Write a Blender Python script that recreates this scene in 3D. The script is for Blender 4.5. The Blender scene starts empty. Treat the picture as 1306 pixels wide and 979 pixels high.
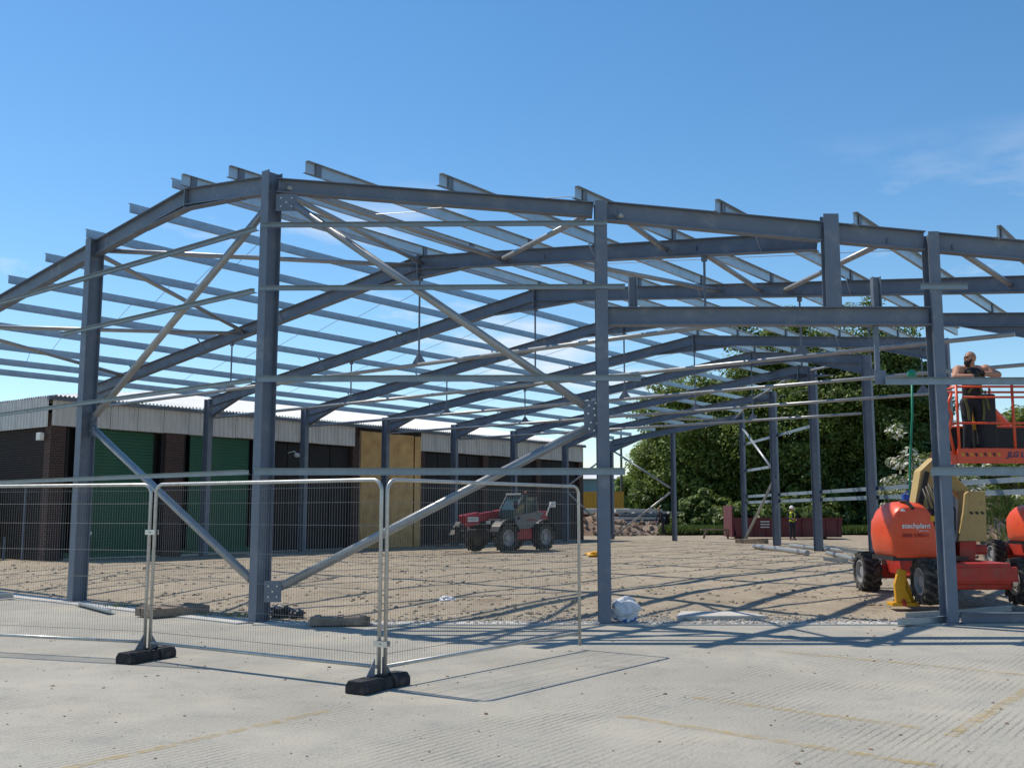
import bpy, bmesh, math, random
import numpy as np
from mathutils import Vector, Matrix, noise, Quaternion
R_ = math.radians
rng = random.Random(7)
scn = bpy.context.scene
COL = scn.collection

# ------------------------------------------------------------------ camera
CAMZ, FPX, PITCH = 1.681, 1308.7, R_(7.114)
cam_d = bpy.data.cameras.new('camera'); cam = bpy.data.objects.new('camera', cam_d); COL.objects.link(cam)
cam.location = (0, 0, CAMZ); cam.rotation_euler = (math.pi/2 + PITCH, 0, 0)
cam_d.sensor_fit = 'HORIZONTAL'; cam_d.sensor_width = 36; cam_d.lens = 36*FPX/1306
cam_d.clip_end = 3000; cam_d.clip_start = .1
scn.camera = cam
# ------------------------------------------------------------------ world
SUN_EL, SUN_AZ = R_(58), R_(-54)          # azimuth measured clockwise from +Y
world = bpy.data.worlds.new('World'); scn.world = world; world.use_nodes = True
wn = world.node_tree.nodes; wl = world.node_tree.links
bg = wn['Background']
sky = wn.new('ShaderNodeTexSky'); sky.sky_type = 'NISHITA'; sky.sun_disc = False
sky.sun_elevation = SUN_EL; sky.sun_rotation = SUN_AZ
sky.air_density = 1.0; sky.dust_density = .12; sky.ozone_density = 2.0; sky.altitude = 60
tc = wn.new('ShaderNodeTexCoord'); mp = wn.new('ShaderNodeMapping'); mp.inputs['Scale'].default_value = (1, 1, 3.2)
nz = wn.new('ShaderNodeTexNoise'); nz.inputs['Scale'].default_value = 3.1; nz.inputs['Detail'].default_value = 9; nz.inputs['Roughness'].default_value = .58
rp = wn.new('ShaderNodeValToRGB'); rp.color_ramp.elements[0].position = .56; rp.color_ramp.elements[1].position = .68
sep = wn.new('ShaderNodeSeparateXYZ'); mr = wn.new('ShaderNodeMapRange')
mr.inputs['From Min'].default_value = .17; mr.inputs['From Max'].default_value = .34; mr.inputs['To Min'].default_value = .95; mr.inputs['To Max'].default_value = 0
mul = wn.new('ShaderNodeMath'); mul.operation = 'MULTIPLY'
mixc = wn.new('ShaderNodeMixRGB'); mixc.inputs['Color2'].default_value = (6.3, 6.5, 6.8, 1)
wl.new(tc.outputs['Generated'], mp.inputs['Vector']); wl.new(mp.outputs[0], nz.inputs['Vector']); wl.new(nz.outputs['Fac'], rp.inputs[0])
wl.new(tc.outputs['Generated'], sep.inputs[0]); wl.new(sep.outputs['Z'], mr.inputs['Value'])
wl.new(rp.outputs['Color'], mul.inputs[0]); wl.new(mr.outputs[0], mul.inputs[1])
wl.new(mul.outputs[0], mixc.inputs['Fac']); hsv = wn.new('ShaderNodeHueSaturation'); hsv.inputs['Saturation'].default_value = 1.25; hsv.inputs['Hue'].default_value = .496; wl.new(sky.outputs[0], hsv.inputs['Color']); wl.new(hsv.outputs[0], mixc.inputs['Color1']); wl.new(mixc.outputs[0], bg.inputs['Color'])
bg.inputs['Strength'].default_value = .148
# ------------------------------------------------------------------ sun
sd = bpy.data.lights.new('sun', 'SUN'); so = bpy.data.objects.new('sun', sd); COL.objects.link(so)
sd.energy = 4.6; sd.angle = R_(.5); sd.color = (1, .92, .80)
SUNV = Vector((math.sin(SUN_AZ)*math.cos(SUN_EL), math.cos(SUN_AZ)*math.cos(SUN_EL), math.sin(SUN_EL)))
so.rotation_euler = SUNV.to_track_quat('Z', 'Y').to_euler(); so.location = SUNV*80
scn.view_settings.view_transform = 'Standard'; scn.view_settings.look = 'None'; scn.view_settings.gamma = 1
scn.view_settings.exposure = 0; scn.view_settings.use_curve_mapping = False

# ------------------------------------------------------------------ helpers
def at(px, py, y):
    """world point seen at photo pixel (px,py) standing y metres away"""
    X = (px-653)/FPX; U = -(py-489.5)/FPX; c, s = math.cos(PITCH), math.sin(PITCH)
    r = Vector((X, c-U*s, s+U*c)); return r*(y/r.y) + Vector((0, 0, CAMZ))
def gnd(px, py, z=0.0):
    X = (px-653)/FPX; U = -(py-489.5)/FPX; c, s = math.cos(PITCH), math.sin(PITCH)
    r = Vector((X, c-U*s, s+U*c)); return r*((z-CAMZ)/r.z) + Vector((0, 0, CAMZ))
OFF = {}
class MB:
    def __init__(s): s.v = []; s.f = []; s.m = []; s.cm = 0
    def add(s, vs, fs):
        b = len(s.v); s.v += [tuple(v) for v in vs]
        for f in fs: s.f.append(tuple(i+b for i in f)); s.m.append(s.cm)
        return s
    def obox(s, c, X, Y, Z):
        c, X, Y, Z = Vector(c), Vector(X), Vector(Y), Vector(Z)
        vs = [c+sx*X+sy*Y+sz*Z for sx in (-1, 1) for sy in (-1, 1) for sz in (-1, 1)]
        fs = [(0, 1, 3, 2), (4, 6, 7, 5), (0, 4, 5, 1), (2, 3, 7, 6), (0, 2, 6, 4), (1, 5, 7, 3)]
        if X.cross(Y).dot(Z) < 0: fs = [f[::-1] for f in fs]
        return s.add(vs, fs)
    def box(s, a, b):
        a, b = Vector(a), Vector(b); c = (a+b)/2; d = (b-a)/2
        return s.obox(c, (abs(d.x), 0, 0), (0, abs(d.y), 0), (0, 0, abs(d.z)))
    def bar(s, p0, p1, w, h, up=(0, 0, 1)):
        p0, p1 = Vector(p0), Vector(p1); A = (p1-p0); L = A.length; A = A/L; U = Vector(up); S = A.cross(U)
        if S.length < 1e-4: S = A.cross(Vector((1, 0, 0)))
        S.normalize(); U = S.cross(A)
        return s.obox((p0+p1)/2, A*L/2, S*w/2, U*h/2)
    def ibeam(s, p0, p1, d, b, up, tf=.014, tw=.011, anchor='mid'):
        p0, p1 = Vector(p0), Vector(p1); A = (p1-p0).normalized(); U = Vector(up); S = A.cross(U).normalized(); U = S.cross(A)
        if anchor == 'top': p0 = p0-U*d/2; p1 = p1-U*d/2
        for k in (-1, 1): s.bar(p0+U*k*(d-tf)/2, p1+U*k*(d-tf)/2, b, tf, U)
        s.bar(p0, p1, tw, d-2*tf-.002, U); return s
    def tube(s, pts, r, n=10, cap=True):
        pts = [Vector(p) for p in pts]; rs = r if isinstance(r, (list, tuple)) else [r]*len(pts)
        A = (pts[1]-pts[0]).normalized(); ref = Vector((0, 0, 1)) if abs(A.z) < .9 else Vector((1, 0, 0))
        N = A.cross(ref).normalized(); rings = []
        for i, p in enumerate(pts):
            T = (pts[min(i+1, len(pts)-1)]-pts[max(i-1, 0)]).normalized()
            N = (N - T*N.dot(T)).normalized(); Bn = T.cross(N)
            rings.append([p+(N*math.cos(2*math.pi*k/n)+Bn*math.sin(2*math.pi*k/n))*rs[i] for k in range(n)])
        vs = [v for r_ in rings for v in r_]; fs = []
        for i in range(len(pts)-1):
            for k in range(n): fs.append((i*n+k, i*n+(k+1) % n, (i+1)*n+(k+1) % n, (i+1)*n+k))
        if cap: fs.append(tuple(range(n))[::-1]); fs.append(tuple((len(pts)-1)*n+k for k in range(n)))
        return s.add(vs, fs)
    def prism(s, poly, th):
        """poly: list of 3d points (planar); th: vector"""
        th = Vector(th); P = [Vector(p) for p in poly]; n = len(P)
        nrm = Vector((0, 0, 0))
        for i in range(n): nrm += (P[i]).cross(P[(i+1) % n])
        if nrm.dot(th) < 0: P = P[::-1]
        vs = [p for p in P]+[p+th for p in P]
        fs = [tuple(range(n))[::-1], tuple(range(n, 2*n))]+[(i, (i+1) % n, n+(i+1) % n, n+i) for i in range(n)]
        return s.add(vs, fs)
    def lathe(s, prof, n=28, c=(0, 0, 0), axis='X'):
        vs = []
        for a, r in prof:
            for k in range(n):
                t = 2*math.pi*k/n
                p = (a, r*math.cos(t), r*math.sin(t)) if axis == 'X' else (r*math.cos(t), r*math.sin(t), a)
                vs.append((p[0]+c[0], p[1]+c[1], p[2]+c[2]))
        fs = []
        for i in range(len(prof)-1):
            for k in range(n): fs.append((i*n+k, (i+1)*n+k, (i+1)*n+(k+1) % n, i*n+(k+1) % n))
        return s.add(vs, fs)
    def ell(s, c, r, n=12, m=8, rot=None):
        vs = []; fs = []
        for i in range(m+1):
            ph = math.pi*i/m
            for k in range(n):
                t = 2*math.pi*k/n; v = Vector((r[0]*math.sin(ph)*math.cos(t), r[1]*math.sin(ph)*math.sin(t), r[2]*math.cos(ph)))
                if rot: v = rot @ v
                vs.append(v+Vector(c))
        for i in range(m):
            for k in range(n): fs.append((i*n+k, (i+1)*n+k, (i+1)*n+(k+1) % n, i*n+(k+1) % n))
        return s.add(vs, fs)
    def mesh(s, name, mats, off=None, smooth=False):
        me = bpy.data.meshes.new(name)
        V = s.v if off is None else [(a-off[0], b-off[1], c-off[2]) for a, b, c in s.v]
        me.from_pydata(V, [], s.f)
        for m_ in (mats if isinstance(mats, (list, tuple)) else [mats]): me.materials.append(m_)
        if any(s.m): me.polygons.foreach_set('material_index', s.m)
        if smooth: me.polygons.foreach_set('use_smooth', [True]*len(s.f))
        me.update(); return me
def link(name, me, parent=None):
    o = bpy.data.objects.new(name, me); COL.objects.link(o)
    if parent is not None: o.parent = parent; OFF[o] = OFF.get(parent, Vector((0, 0, 0)))
    return o
def part(name, mb, mat, parent, smooth=False, bevel=0):
    """mesh given in world coordinates if the root is unrotated with an offset, else local"""
    o = link(name, mb.mesh(name, mat, OFF.get(parent), smooth), parent)
    if bevel: bev(o, bevel)
    return o
def bev(o, w, seg=2):
    b = o.modifiers.new('bevel', 'BEVEL'); b.width = w; b.segments = seg; b.limit_method = 'ANGLE'; b.angle_limit = R_(35)
def tag(o, label, cat, group=None, kind=None):
    if label: o['label'] = label
    if cat: o['category'] = cat
    if group: o['group'] = group
    if kind: o['kind'] = kind
    return o
def thing(name, label, cat, loc=(0, 0, 0), rotz=0, group=None, world_parts=True, scale=1):
    o = bpy.data.objects.new(name, None); COL.objects.link(o); o.location = loc; o.rotation_euler = (0, 0, rotz); o.scale = (scale,)*3
    o.empty_display_size = .3
    OFF[o] = Vector(loc) if world_parts else Vector((0, 0, 0))
    return tag(o, label, cat, group)
def single(name, mb, mat, label, cat, loc=None, group=None, smooth=False, bevel=0):
    """one-mesh thing, mesh in world coords, origin at loc"""
    loc = Vector(loc) if loc is not None else Vector((0, 0, 0))
    o = link(name, mb.mesh(name, mat, loc, smooth)); o.location = loc
    if bevel: bev(o, bevel)
    return tag(o, label, cat, group)
def structure(name, mb, mat, smooth=False):
    o = link(name, mb.mesh(name, mat, None, smooth)); o['kind'] = 'structure'; return o
def copy_tree(o, parent=None):
    c = o.copy(); COL.objects.link(c); c.parent = parent
    for ch in list(o.children): copy_tree(ch, c)
    return c

# ------------------------------------------------------------------ materials
def mat(name, col, rough=.7, metal=0., var=.12, vscale=3., bump=0., bscale=40., dirt=None, dscale=1.2, dth=(.5, .7), spec=.4, coords='Object'):
    m = bpy.data.materials.new(name); m.use_nodes = True; nt = m.node_tree; N = nt.nodes; L = nt.links
    b = N['Principled BSDF']; b.inputs['Roughness'].default_value = rough; b.inputs['Metallic'].default_value = metal
    b.inputs['Specular IOR Level'].default_value = spec
    t = N.new('ShaderNodeTexCoord')
    n1 = N.new('ShaderNodeTexNoise'); n1.inputs['Scale'].default_value = vscale; n1.inputs['Detail'].default_value = 7; n1.inputs['Roughness'].default_value = .62
    L.new(t.outputs[coords], n1.inputs['Vector'])
    r = N.new('ShaderNodeValToRGB'); e = r.color_ramp.elements
    e[0].position = .3; e[1].position = .7
    e[0].color = (*[max(0, c*(1-var)) for c in col], 1); e[1].color = (*[min(1, c*(1+var)) for c in col], 1)
    L.new(n1.outputs['Fac'], r.inputs[0]); out = r.outputs[0]
    if dirt:
        n2 = N.new('ShaderNodeTexNoise'); n2.inputs['Scale'].default_value = dscale; n2.inputs['Detail'].default_value = 8; n2.inputs['Roughness'].default_value = .65
        L.new(t.outputs[coords], n2.inputs['Vector'])
        r2 = N.new('ShaderNodeValToRGB'); r2.color_ramp.elements[0].position = dth[0]; r2.color_ramp.elements[1].position = dth[1]
        L.new(n2.outputs['Fac'], r2.inputs[0])
        mx = N.new('ShaderNodeMixRGB'); mx.inputs['Color2'].default_value = (*dirt, 1)
        L.new(r2.outputs[0], mx.inputs['Fac']); L.new(out, mx.inputs['Color1']); out = mx.outputs[0]
    L.new(out, b.inputs['Base Color'])
    if bump:
        n3 = N.new('ShaderNodeTexNoise'); n3.inputs['Scale'].default_value = bscale; n3.inputs['Detail'].default_value = 6
        L.new(t.outputs[coords], n3.inputs['Vector'])
        bp = N.new('ShaderNodeBump'); bp.inputs['Strength'].default_value = bump; bp.inputs['Distance'].default_value = .02
        L.new(n3.outputs['Fac'], bp.inputs['Height']); L.new(bp.outputs[0], b.inputs['Normal'])
    return m
M = {}
M['steel'] = mat('painted steel', (.14, .168, .215), .5, .1, .1, 2.2, .08, 60, dirt=(.24, .255, .275), dscale=2.6, dth=(.54, .76), spec=.45)
M['tube'] = mat('galvanised tube', (.33, .34, .345), .4, .45, .12, 5, .05, 80)
M['galv'] = mat('galvanised section', (.42, .48, .53), .36, .6, .12, 4, .04, 60)
M['rail'] = mat('dark galvanised rail', (.22, .28, .33), .42, .4, .12, 4, .04, 60)  # darker tone than the purlin sections
M['bolt'] = mat('bolt zinc', (.6, .6, .58), .35, .8, .1, 8)
M['fencetube'] = mat('fence tube', (.50, .50, .47), .42, .6, .14, 9, .04, 80, dirt=(.30, .27, .22), dscale=5, dth=(.55, .8))
M['wire'] = mat('fence wire', (.24, .235, .22), .6, .2, .1, 9)
M['rubber'] = mat('rubber block', (.022, .022, .025), .75, 0, .25, 12, .25, 60, dirt=(.12, .11, .095), dscale=6, dth=(.56, .8))
M['tyre'] = mat('tyre rubber', (.026, .025, .025), .85, 0, .25, 10, .2, 50, dirt=(.16, .13, .10), dscale=5, dth=(.47, .72))
M['lug'] = mat('dusty tread', (.055, .05, .046), .9, 0, .3, 10, .2, 50, dirt=(.2, .17, .13), dscale=5, dth=(.5, .8))
M['orange'] = mat('lift orange paint', (.76, .085, .026), .38, 0, .1, 4, .02, 30, dirt=(.42, .10, .05), dscale=4, dth=(.55, .8), spec=.5)
M['redframe'] = mat('chassis red paint', (.45, .035, .022), .45, 0, .15, 5, .03, 30, dirt=(.22, .10, .07), dscale=4, dth=(.52, .78))
M['cream'] = mat('lift cream paint', (.50, .36, .14), .45, 0, .1, 5, .02, 30, dirt=(.25, .17, .08), dscale=5, dth=(.55, .8))
M['yellow'] = mat('yellow paint', (.68, .33, .012), .45, 0, .08, 6, .02, 30, dirt=(.4, .22, .06), dscale=7, dth=(.55, .8))
M['black'] = mat('black plastic', (.018, .018, .02), .5, 0, .2, 8)
M['darkmetal'] = mat('dark greasy metal', (.035, .033, .034), .5, .3, .3, 8)
M['rim'] = mat('wheel rim', (.36, .36, .37), .5, .3, .15, 8, dirt=(.2, .17, .13), dscale=8, dth=(.5, .8))
M['white'] = mat('white paint', (.75, .75, .73), .5, 0, .06, 8)
M['decalred'] = mat('decal dark red', (.25, .02, .02), .5, 0, .06, 8)
M['telered'] = mat('telehandler red', (.36, .02, .03), .4, 0, .12, 5, dirt=(.2, .06, .05), dscale=4, dth=(.52, .8))
M['telegrey'] = mat('telehandler grey', (.16, .16, .165), .45, 0, .12, 5, dirt=(.22, .19, .15), dscale=3, dth=(.52, .8))
M['fascia'] = mat('grey profiled cladding', (.62, .62, .60), .55, 0, .08, 1.5, 0, 40, dirt=(.45, .44, .41), dscale=.9, dth=(.5, .8))
M['roofsheet'] = mat('white roof sheet', (.72, .72, .70), .55, 0, .08, 1.2, 0, 40, dirt=(.5, .48, .45), dscale=.6, dth=(.5, .8))
M['shutter'] = mat('green roller shutter', (.022, .115, .07), .5, .1, .12, 2, 0, 40, dirt=(.05, .12, .07), dscale=1.1, dth=(.5, .8))
M['nearblack'] = mat('near black sheet', (.012, .012, .015), .6, 0, .25, 2, dirt=(.022, .02, .02), dscale=1.3)  # near-black; on the bay panels it stands in for deep shade
M['ply'] = mat('plywood sheathing', (.64, .41, .17), .7, 0, .16, 5, .05, 60, dirt=(.38, .20, .07), dscale=2.5, dth=(.45, .75))
M['timber'] = mat('weathered timber', (.26, .20, .15), .85, 0, .3, 6, .3, 50, dirt=(.12, .09, .07), dscale=4)
M['concpale'] = mat('pale concrete', (.50, .48, .44), .85, 0, .12, 3, .2, 60, dirt=(.38, .35, .30), dscale=1.5)
M['spoil'] = mat('spoil earth', (.22, .15, .105), .95, 0, .35, 1.6, .6, 12, dirt=(.32, .26, .20), dscale=1.1, dth=(.45, .7))
M['clod'] = mat('soil clod', (.29, .245, .185), .95, 0, .35, 3, .4, 30)
M['stone'] = mat('grey gravel', (.31, .295, .27), .9, 0, .35, 9, .3, 30)
M['skip'] = mat('shaded skip maroon', (.12, .022, .028), .6, 0, .2, 2, .05, 30, dirt=(.09, .045, .035), dscale=2)  # base colour darkened to carry the tree shade over the long skip
M['hoarding'] = mat('amber container', (.58, .31, .03), .5, 0, .1, 2, dirt=(.4, .22, .05), dscale=2)
M['farshed'] = mat('blue grey shed', (.20, .27, .31), .6, 0, .06, .6)
M['bluedark'] = mat('dark blue paint', (.02, .05, .12), .5, 0, .2, 3)
M['plasticwhite'] = mat('crumpled white plastic', (.66, .67, .70), .35, 0, .1, 12, .2, 30)
M['plasticblue'] = mat('blue print on plastic', (.05, .12, .45), .4, 0, .1, 12)
M['plasticblack'] = mat('black plastic sack', (.02, .022, .03), .3, 0, .3, 12, .4, 30)
M['hose'] = mat('green hose', (.02, .28, .17), .5, 0, .1, 8)
M['bluestrap'] = mat('blue strap', (.02, .08, .45), .6, 0, .1, 8)
M['skin'] = mat('skin', (.46, .23, .15), .55, 0, .08, 20)
M['beard'] = mat('dark beard', (.035, .022, .016), .8, 0, .2, 60, .5, 200)
M['cloth'] = mat('black cloth', (.022, .022, .027), .85, 0, .25, 14, .3, 60)
M['denim'] = mat('dark work trousers', (.022, .024, .032), .85, 0, .25, 14, .3, 60)
M['hivis'] = mat('hi-vis yellow', (.55, .62, .03), .6, 0, .1, 14)
M['webbing'] = mat('harness webbing', (.13, .125, .04), .7, 0, .2, 14)
M['boot'] = mat('boot leather', (.10, .06, .04), .7, 0, .25, 14)
M['shoe'] = mat('white trainer', (.6, .58, .56), .6, 0, .15, 14)
M['bark'] = mat('bark', (.10, .075, .055), .95, 0, .3, 6, .6, 20)
def glass(name, col, rough=.06):
    m = mat(name, col, rough, 0, .05, 2, spec=.8); return m
M['glass'] = glass('tinted glass', (.03, .055, .06)); M['lens'] = glass('red lens', (.5, .01, .03), .2); M['amber'] = glass('amber lens', (.7, .12, .02), .2)
M['lamp'] = mat('lamp lens', (.7, .7, .66), .15, 0, .05, 8)
def leafmat(name, c0, c1, trans=.3):
    m = bpy.data.materials.new(name); m.use_nodes = True; N = m.node_tree.nodes; L = m.node_tree.links
    b = N['Principled BSDF']; b.inputs['Roughness'].default_value = .5; b.inputs['Specular IOR Level'].default_value = .35
    g = N.new('ShaderNodeNewGeometry'); r = N.new('ShaderNodeValToRGB')
    r.color_ramp.elements[0].color = (*c0, 1); r.color_ramp.elements[1].color = (*c1, 1)
    L.new(g.outputs['Random Per Island'], r.inputs[0]); L.new(r.outputs[0], b.inputs['Base Color'])
    tr = N.new('ShaderNodeBsdfTranslucent'); L.new(r.outputs[0], tr.inputs['Color'])
    mx = N.new('ShaderNodeMixShader'); mx.inputs[0].default_value = trans
    L.new(b.outputs[0], mx.inputs[1]); L.new(tr.outputs[0], mx.inputs[2]); L.new(mx.outputs[0], N['Material Output'].inputs['Surface'])
    return m
M['leaf'] = leafmat('leaf mid green', (.085, .14, .022), (.27, .33, .065), .45)
M['leafdark'] = leafmat('leaf dark green', (.05, .09, .018), (.19, .245, .055), .42)
M['leafpale'] = leafmat('leaf pale green', (.13, .20, .04), (.32, .39, .11), .48)
M['blossom'] = leafmat('hawthorn blossom', (.55, .52, .40), (.78, .76, .66), .2)
M['grass'] = leafmat('grass blades', (.06, .11, .02), (.16, .21, .05))

def concrete_mat():
    m = bpy.data.materials.new('tined yard concrete'); m.use_nodes = True; N = m.node_tree.nodes; L = m.node_tree.links
    b = N['Principled BSDF']; b.inputs['Roughness'].default_value = .82; b.inputs['Specular IOR Level'].default_value = .25
    t = N.new('ShaderNodeTexCoord')
    def nzf(sc, det=8, rough=.6, vec=None):
        n = N.new('ShaderNodeTexNoise'); n.inputs['Scale'].default_value = sc; n.inputs['Detail'].default_value = det; n.inputs['Roughness'].default_value = rough
        L.new(vec or t.outputs['Object'], n.inputs['Vector']); return n
    def ramp(src, p0, p1, c0, c1):
        r = N.new('ShaderNodeValToRGB'); r.color_ramp.elements[0].position = p0; r.color_ramp.elements[1].position = p1
        r.color_ramp.elements[0].color = (*c0, 1); r.color_ramp.elements[1].color = (*c1, 1); L.new(src, r.inputs[0]); return r
    def mix(f, a, c, typ='MIX'):
        x = N.new('ShaderNodeMixRGB'); x.blend_type = typ
        for s, i in ((f, 'Fac'), (a, 'Color1'), (c, 'Color2')):
            if isinstance(s, (int, float)): x.inputs[i].default_value = s
            elif isinstance(s, tuple): x.inputs[i].default_value = (*s, 1)
            else: L.new(s, x.inputs[i])
        return x
    big = nzf(.35, 6, .55); base = ramp(big.outputs['Fac'], .3, .7, (.315, .295, .25), (.41, .388, .335))
    med = nzf(2.2, 9, .7); st = ramp(med.outputs['Fac'], .52, .74, (0, 0, 0), (1, 1, 1))
    c1 = mix(st.outputs[0], base.outputs[0], (.27, .265, .245)); 
    fine = nzf(45, 6, .7); fr = ramp(fine.outputs['Fac'], .32, .68, (.72, .72, .72), (1.22, 1.22, 1.2)); c2 = mix(1., c1.outputs[0], fr.outputs[0], 'MULTIPLY')
    # tining grooves run obliquely away from the viewer, patchy with wear
    mp_ = N.new('ShaderNodeMapping'); mp_.inputs['Rotation'].default_value = (0, 0, R_(36)); L.new(t.outputs['Object'], mp_.inputs['Vector'])
    w = N.new('ShaderNodeTexWave'); w.inputs['Scale'].default_value = 4.4; w.inputs['Distortion'].default_value = 2.2; w.inputs['Detail'].default_value = 3; w.inputs['Detail Scale'].default_value = 2.2
    L.new(mp_.outputs[0], w.inputs['Vector'])
    wr = ramp(w.outputs['Fac'], .05, .3, (1, 1, 1), (0, 0, 0))
    pn = nzf(.9, 5, .6); pr = ramp(pn.outputs['Fac'], .42, .62, (0, 0, 0), (1, 1, 1))
    sp = N.new('ShaderNodeSeparateXYZ'); L.new(t.outputs['Object'], sp.inputs[0])
    mg = N.new('ShaderNodeMath'); mg.operation = 'MULTIPLY'; L.new(wr.outputs[0], mg.inputs[0]); L.new(pr.outputs[0], mg.inputs[1])
    c3 = mix(mg.outputs[0], c2.outputs[0], (.66, .66, .66), 'MULTIPLY')
    # dark specks
    vo = N.new('ShaderNodeTexVoronoi'); vo.inputs['Scale'].default_value = 5.5; L.new(t.outputs['Object'], vo.inputs['Vector'])
    vr = ramp(vo.outputs['Distance'], .035, .075, (1, 1, 1), (0, 0, 0)); c4 = mix(vr.outputs[0], c3.outputs[0], (.16, .14, .12))
    # sandy dust drifts
    dn = nzf(.7, 7, .6); dr = ramp(dn.outputs['Fac'], .5, .72, (0, 0, 0), (.55, .55, .55)); c5 = mix(dr.outputs[0], c4.outputs[0], (.46, .41, .32))
    L.new(c5.outputs[0], b.inputs['Base Color'])
    hs = N.new('ShaderNodeMath'); hs.operation = 'MULTIPLY_ADD'; L.new(mg.outputs[0], hs.inputs[0]); hs.inputs[1].default_value = -.5; L.new(fine.outputs['Fac'], hs.inputs[2])
    bp = N.new('ShaderNodeBump'); bp.inputs['Strength'].default_value = .5; bp.inputs['Distance'].default_value = .008
    L.new(hs.outputs[0], bp.inputs['Height']); L.new(bp.outputs[0], b.inputs['Normal'])
    return m
M['concrete'] = concrete_mat()
def soil_mat():
    m = mat('site soil', (.345, .295, .222), .95, 0, .16, .55, .4, 16, dirt=(.235, .19, .14), dscale=1.7, dth=(.48, .72), spec=.15)
    N = m.node_tree.nodes; L = m.node_tree.links; b = N['Principled BSDF']
    src = b.inputs['Base Color'].links[0].from_socket
    t = [n for n in N if n.type == 'TEX_COORD'][0]
    n = N.new('ShaderNodeTexNoise'); n.inputs['Scale'].default_value = 14; n.inputs['Detail'].default_value = 9; n.inputs['Roughness'].default_value = .75; L.new(t.outputs['Object'], n.inputs['Vector'])
    r = N.new('ShaderNodeValToRGB'); r.color_ramp.elements[0].position = .32; r.color_ramp.elements[1].position = .66
    r.color_ramp.elements[0].color = (.74, .72, .7, 1); r.color_ramp.elements[1].color = (1.14, 1.13, 1.12, 1); L.new(n.outputs['Fac'], r.inputs[0])
    x = N.new('ShaderNodeMixRGB'); x.blend_type = 'MULTIPLY'; x.inputs['Fac'].default_value = 1; L.new(src, x.inputs['Color1']); L.new(r.outputs[0], x.inputs['Color2']); L.new(x.outputs[0], b.inputs['Base Color'])
    return m
M['soil'] = soil_mat()
M['field'] = mat('rough grass field', (.10, .12, .04), .95, 0, .3, .4, .4, 8, dirt=(.20, .17, .10), dscale=.15)
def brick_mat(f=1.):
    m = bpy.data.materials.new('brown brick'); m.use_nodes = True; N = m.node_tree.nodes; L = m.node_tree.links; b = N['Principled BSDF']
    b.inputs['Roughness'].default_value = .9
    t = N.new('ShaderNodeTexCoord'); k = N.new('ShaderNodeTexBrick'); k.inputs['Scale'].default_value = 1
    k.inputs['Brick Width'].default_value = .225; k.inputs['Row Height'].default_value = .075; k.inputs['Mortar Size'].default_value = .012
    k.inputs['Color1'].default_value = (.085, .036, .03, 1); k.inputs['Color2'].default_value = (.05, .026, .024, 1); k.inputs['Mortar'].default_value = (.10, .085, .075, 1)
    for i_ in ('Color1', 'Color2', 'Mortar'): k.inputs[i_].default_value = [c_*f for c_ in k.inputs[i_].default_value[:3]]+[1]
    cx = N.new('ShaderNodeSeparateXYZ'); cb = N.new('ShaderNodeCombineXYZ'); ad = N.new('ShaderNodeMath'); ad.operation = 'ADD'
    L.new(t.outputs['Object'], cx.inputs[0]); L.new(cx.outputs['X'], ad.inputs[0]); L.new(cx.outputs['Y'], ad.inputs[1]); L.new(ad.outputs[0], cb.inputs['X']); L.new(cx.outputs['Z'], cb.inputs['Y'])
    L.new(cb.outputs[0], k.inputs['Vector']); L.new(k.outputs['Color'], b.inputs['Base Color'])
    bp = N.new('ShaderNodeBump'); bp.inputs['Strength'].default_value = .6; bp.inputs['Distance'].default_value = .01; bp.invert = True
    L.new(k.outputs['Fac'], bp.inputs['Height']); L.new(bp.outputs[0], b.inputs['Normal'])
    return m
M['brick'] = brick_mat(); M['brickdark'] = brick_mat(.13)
def paint_mat():
    m = mat('worn yellow line', (.52, .37, .13), .8, 0, .15, 6); N = m.node_tree.nodes; L = m.node_tree.links
    b = N['Principled BSDF']; t = [n for n in N if n.type == 'TEX_COORD'][0]
    n = N.new('ShaderNodeTexNoise'); n.inputs['Scale'].default_value = 7; n.inputs['Detail'].default_value = 10; n.inputs['Roughness'].default_value = .75; L.new(t.outputs['Object'], n.inputs['Vector'])
    r = N.new('ShaderNodeValToRGB'); r.color_ramp.elements[0].position = .42; r.color_ramp.elements[1].position = .66; r.color_ramp.elements[1].color = (.62, .62, .62, 1); L.new(n.outputs['Fac'], r.inputs[0])
    tr = N.new('ShaderNodeBsdfTransparent'); mx = N.new('ShaderNodeMixShader'); L.new(r.outputs[0], mx.inputs[0]); L.new(tr.outputs[0], mx.inputs[1]); L.new(b.outputs[0], mx.inputs[2])
    L.new(mx.outputs[0], N['Material Output'].inputs['Surface']); return m
M['line'] = paint_mat()

# ------------------------------------------------------------------ building grid
PSI = R_(37.425); AX = Vector((math.sin(PSI), math.cos(PSI), 0)); PX = Vector((math.cos(PSI), -math.sin(PSI), 0))
RG = Vector((-2.064, 22.503, 0)); SK = .055; BAY = 4.377
def B(s, w, z): g = RG+AX*(s-SK*w)+PX*w; g.z = z; return g
def roof(w): return 7.376-.121*abs(w)
def inv(p): d = Vector((p[0], p[1], 0))-RG; w = d.dot(PX); return d.dot(AX)+SK*w, w
FR = {1: -6.067, **{n: BAY*(n-2) for n in range(2, 10)}}
WEND = {n: 4.176-3.61*(n-6) for n in range(3, 10)}; WEND[2] = 9.45
WL = -14.66
Ddir = (PX-AX*SK).normalized()              # direction of a portal frame, left to right
YA = 15.78                                   # face A (skewed end) stands at this distance
C0, C1, C2, C3 = Vector((-8.232, 19.772, 0)), Vector((-3.896, 16.123, 0)), Vector((1.408, YA, 0)), Vector((6.642, YA, 0))
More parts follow.
